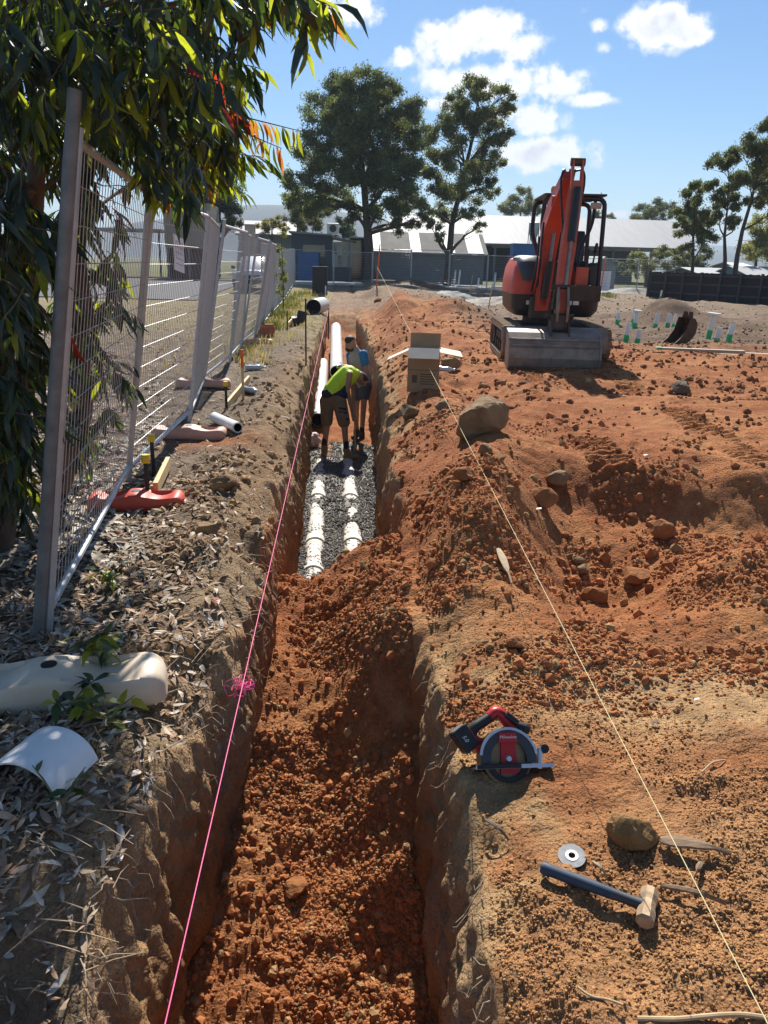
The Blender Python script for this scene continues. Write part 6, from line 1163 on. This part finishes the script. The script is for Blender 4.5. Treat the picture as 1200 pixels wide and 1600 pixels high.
# ------------------------------------------------------------------ gum sapling hanging over the fence
gt = thing('gum_sapling', 'leafy gum sapling with long drooping leaves overhanging the wire fence', 'tree', (-2.1, 4.9, g1(-2.1, 4.9)-.05)); G0 = Vector(gt.location); r_ = random.Random(21); k = MB()
def pxp(x, y, Y): return Vector(ony(x, y, Y))
k.tube([p_-G0 for p_ in [Vector((-2.05, 5.3, -.1)), pxp(132, 640, 5.3), pxp(120, 350, 5.2), pxp(125, 100, 5.1), pxp(130, -120, 5.0), pxp(120, -420, 5.0)]], [.075, .06, .05, .045, .04, .025], 10); k.build('trunk', mat('sapling_bark', (.13, .09, .065), .85, .35, 8, .3, stretch=(3, 3, .6)), gt, True)
k = MB(); k.tube([p_-G0 for p_ in [Vector((-2.0, 4.3, -.1)), pxp(40, 560, 4.3), pxp(56, 300, 4.3), pxp(62, 100, 4.2), pxp(40, -200, 4.2)]], [.07, .05, .043, .04, .02], 10); k.build('trunk', MATS['sapling_bark'], gt, True)
k = MB(); k.tube([p_-G0 for p_ in [Vector((-2.15, 4.0, -.1)), pxp(8, 740, 4.0), pxp(-20, 400, 4.0), pxp(-40, 0, 3.9)]], [.12, .10, .07, .04], 10); k.build('trunk', mat('dark_bark', (.02, .016, .013), .9, .3, 8, .3), gt, True)
bt = MB(); leaves = []                        # (pos, dir, length, kind)
def twig(p0, d, n, kinds, ll=(.11, .19), step=.028):
    p_ = Vector(p0); d = Vector(d).normalized(); P = [p_.copy()]
    for i in range(n):
        d = (d+Vector((r_.gauss(0, .16), r_.gauss(0, .16), -.05+r_.gauss(0, .1)))).normalized(); p_ = p_+d*step; P.append(p_.copy())
        for s in range(2 if r_.random() < .45 else 1):
            a = r_.uniform(0, 6.28); ld = (Vector((math.cos(a)*.55, math.sin(a)*.55, -.85))+d*.55).normalized(); leaves.append((p_.copy(), ld, r_.uniform(*ll), r_.choice(kinds)))
    bt.tube([v-G0 for v in P], [.004]+[.003]*(len(P)-2)+[.0012], 4, False)
KD = ['dark']*7+['green']*5+['blue']*2+['lime']*3; KG = ['green']*5+['dark']*3+['lime']*3+['rust']  # lime share puts the glow of backlit leaves into leaf colour
STE = [pxp(125, 100, 5.1), pxp(130, -120, 5.0), pxp(62, 100, 4.2), pxp(118, 350, 5.2), pxp(56, 300, 4.3)]
def fill(n, xr, yr, Yr, kinds, ndir=(.35, -.25, -.1), nn=(8, 15), ll=(.11, .19)):
    for i in range(n):
        Y = r_.uniform(*Yr); p_ = pxp(r_.uniform(*xr), r_.uniform(*yr), Y); twig(p_, Vector(ndir)+Vector((r_.gauss(0, .6), r_.gauss(0, .6), r_.gauss(0, .35))), r_.randint(*nn), kinds, ll)
        if i % 5 == 0: s = min(STE, key=lambda v: (v-p_).length); m_ = s.lerp(p_, .5)+Vector((0, 0, .08)); bt.tube([s-G0, m_-G0, p_-G0], [.014, .009, .004], 5, False)
fill(150, (-60, 290), (-90, 130), (3.2, 6.0), KD); fill(125, (-40, 310), (90, 240), (3.4, 6.2), KD); fill(60, (210, 350), (190, 275), (4.6, 6.3), KG, nn=(6, 11)); fill(150, (-90, 40), (240, 720), (3.2, 4.3), ['dark']*9+['green']*3+['lime'], (-.1, .1, -.3)); fill(70, (95, 185), (290, 720), (4.7, 5.8), ['dark']*6+['green']*4+['lime'], (-.15, .2, -.3), (5, 9)); fill(22, (320, 470), (-70, -10), (3.3, 4.4), KD, (.5, -.1, -.25), (6, 11)); fill(90, (-250, 260), (-420, -90), (3.2, 6.2), KD); fill(24, (300, 360), (90, 200), (4.8, 6.0), KG, (.6, -.1, -.1), (6, 10)); fill(30, (-60, 45), (620, 780), (3.3, 4.0), KD, nn=(5, 8))  # the fill above the view is unseen, added to shade the near left bank
for a, b, n, kk in (((330, 170), (470, 205), 15, ['lime', 'green', 'lime', 'rust']), ((300, 130), (385, 185), 10, ['red', 'green', 'rust']), ((330, 185), (440, 232), 12, ['lime', 'green', 'rust']), ((290, 190), (400, 250), 12, ['green', 'lime']), ((345, 60), (400, 120), 8, ['green', 'dark']), ((400, -10), (520, 10), 14, ['dark', 'green', 'rust', 'green'])):
    Y = 4.9 if a[1] > 100 else 3.8; p0, p1 = pxp(*a, Y), pxp(*b, Y-.1); bt.tube([pxp(a[0]-120, a[1]-10, Y+.1)-G0, p0-G0, p1-G0], [.008, .005, .002], 5, False)
    for i in range(n):
        for s in range(2): u = (i+r_.random())/n; c = p0.lerp(p1, u); ld = Vector((r_.uniform(-.1, .6), r_.uniform(-.3, .3), -.9+r_.gauss(0, .35))).normalized(); leaves.append((c, ld, r_.uniform(.10, .17), r_.choice(kk)))
for px, py, Y in ((282, 60, 3.6), (290, 90, 3.6), (350, 140, 4.6), (330, 110, 4.6), (345, 165, 4.6), (100, 500, 3.4)): leaves.append((pxp(px, py, Y), Vector((.35, 0, -.9)).normalized(), .2, 'red'))
tag(bt.build('twigs', MATS['sapling_bark'], gt), kind='stuff')
def score(lf):
    p_ = np.array(lf[0])-CAM; kz = p_@_f; x, y = 600+1200*(p_@_r)/kz, 800-1200*(p_@_u)/kz
    return (-lf[2]/kz) if (-20 < x < 1200 and -20 < y < 1600) else 1
leaves.sort(key=score)
for (p_, d, l, kd) in leaves[:300]:
    o = bpy.data.objects.new('leaf', LM[kd][r_.randint(0, 1)]); COL.objects.link(o); o.parent = gt; s = l*1.0; o.scale = (s, s, s); o.location = p_+d*l*.5-G0; o.rotation_mode = 'QUATERNION'; o.rotation_quaternion = orient(d, r_.uniform(0, 6.28))
for kd, m in gl.items():
    sel = [lf for lf in leaves[300:] if lf[3] == kd]
    if not sel: continue
    Ms = np.array([np.array(orient(lf[1], r_.uniform(0, 6.28)).to_matrix()) for lf in sel]); P = np.array([lf[0]+lf[1]*lf[2]*.5-G0 for lf in sel]); Sz = np.array([lf[2] for lf in sel])
    tag(scatter('foliage', V1, F1, P, Ms, Sz, m, np.zeros((len(sel), 3)), gt, True), kind='stuff')
# ------------------------------------------------------------------ air
k = MB(); k.box((0, 2300, 75), (9600, 5200, 162)); hz_o = k.build('haze', mat('tmp', (1, 1, 1))); tag(hz_o, 'thin blue summer air over the whole place', 'haze', kind='stuff')
hm_ = bpy.data.materials.new('haze'); hm_.use_nodes = True; hn = hm_.node_tree; hn.nodes.clear(); ho = hn.nodes.new('ShaderNodeOutputMaterial'); hv = hn.nodes.new('ShaderNodeVolumePrincipled')
hv.inputs['Color'].default_value = (.72, .84, 1, 1); hv.inputs['Density'].default_value = .0004; hn.links.new(hv.outputs[0], ho.inputs['Volume']); hz_o.data.materials.clear(); hz_o.data.materials.append(hm_)
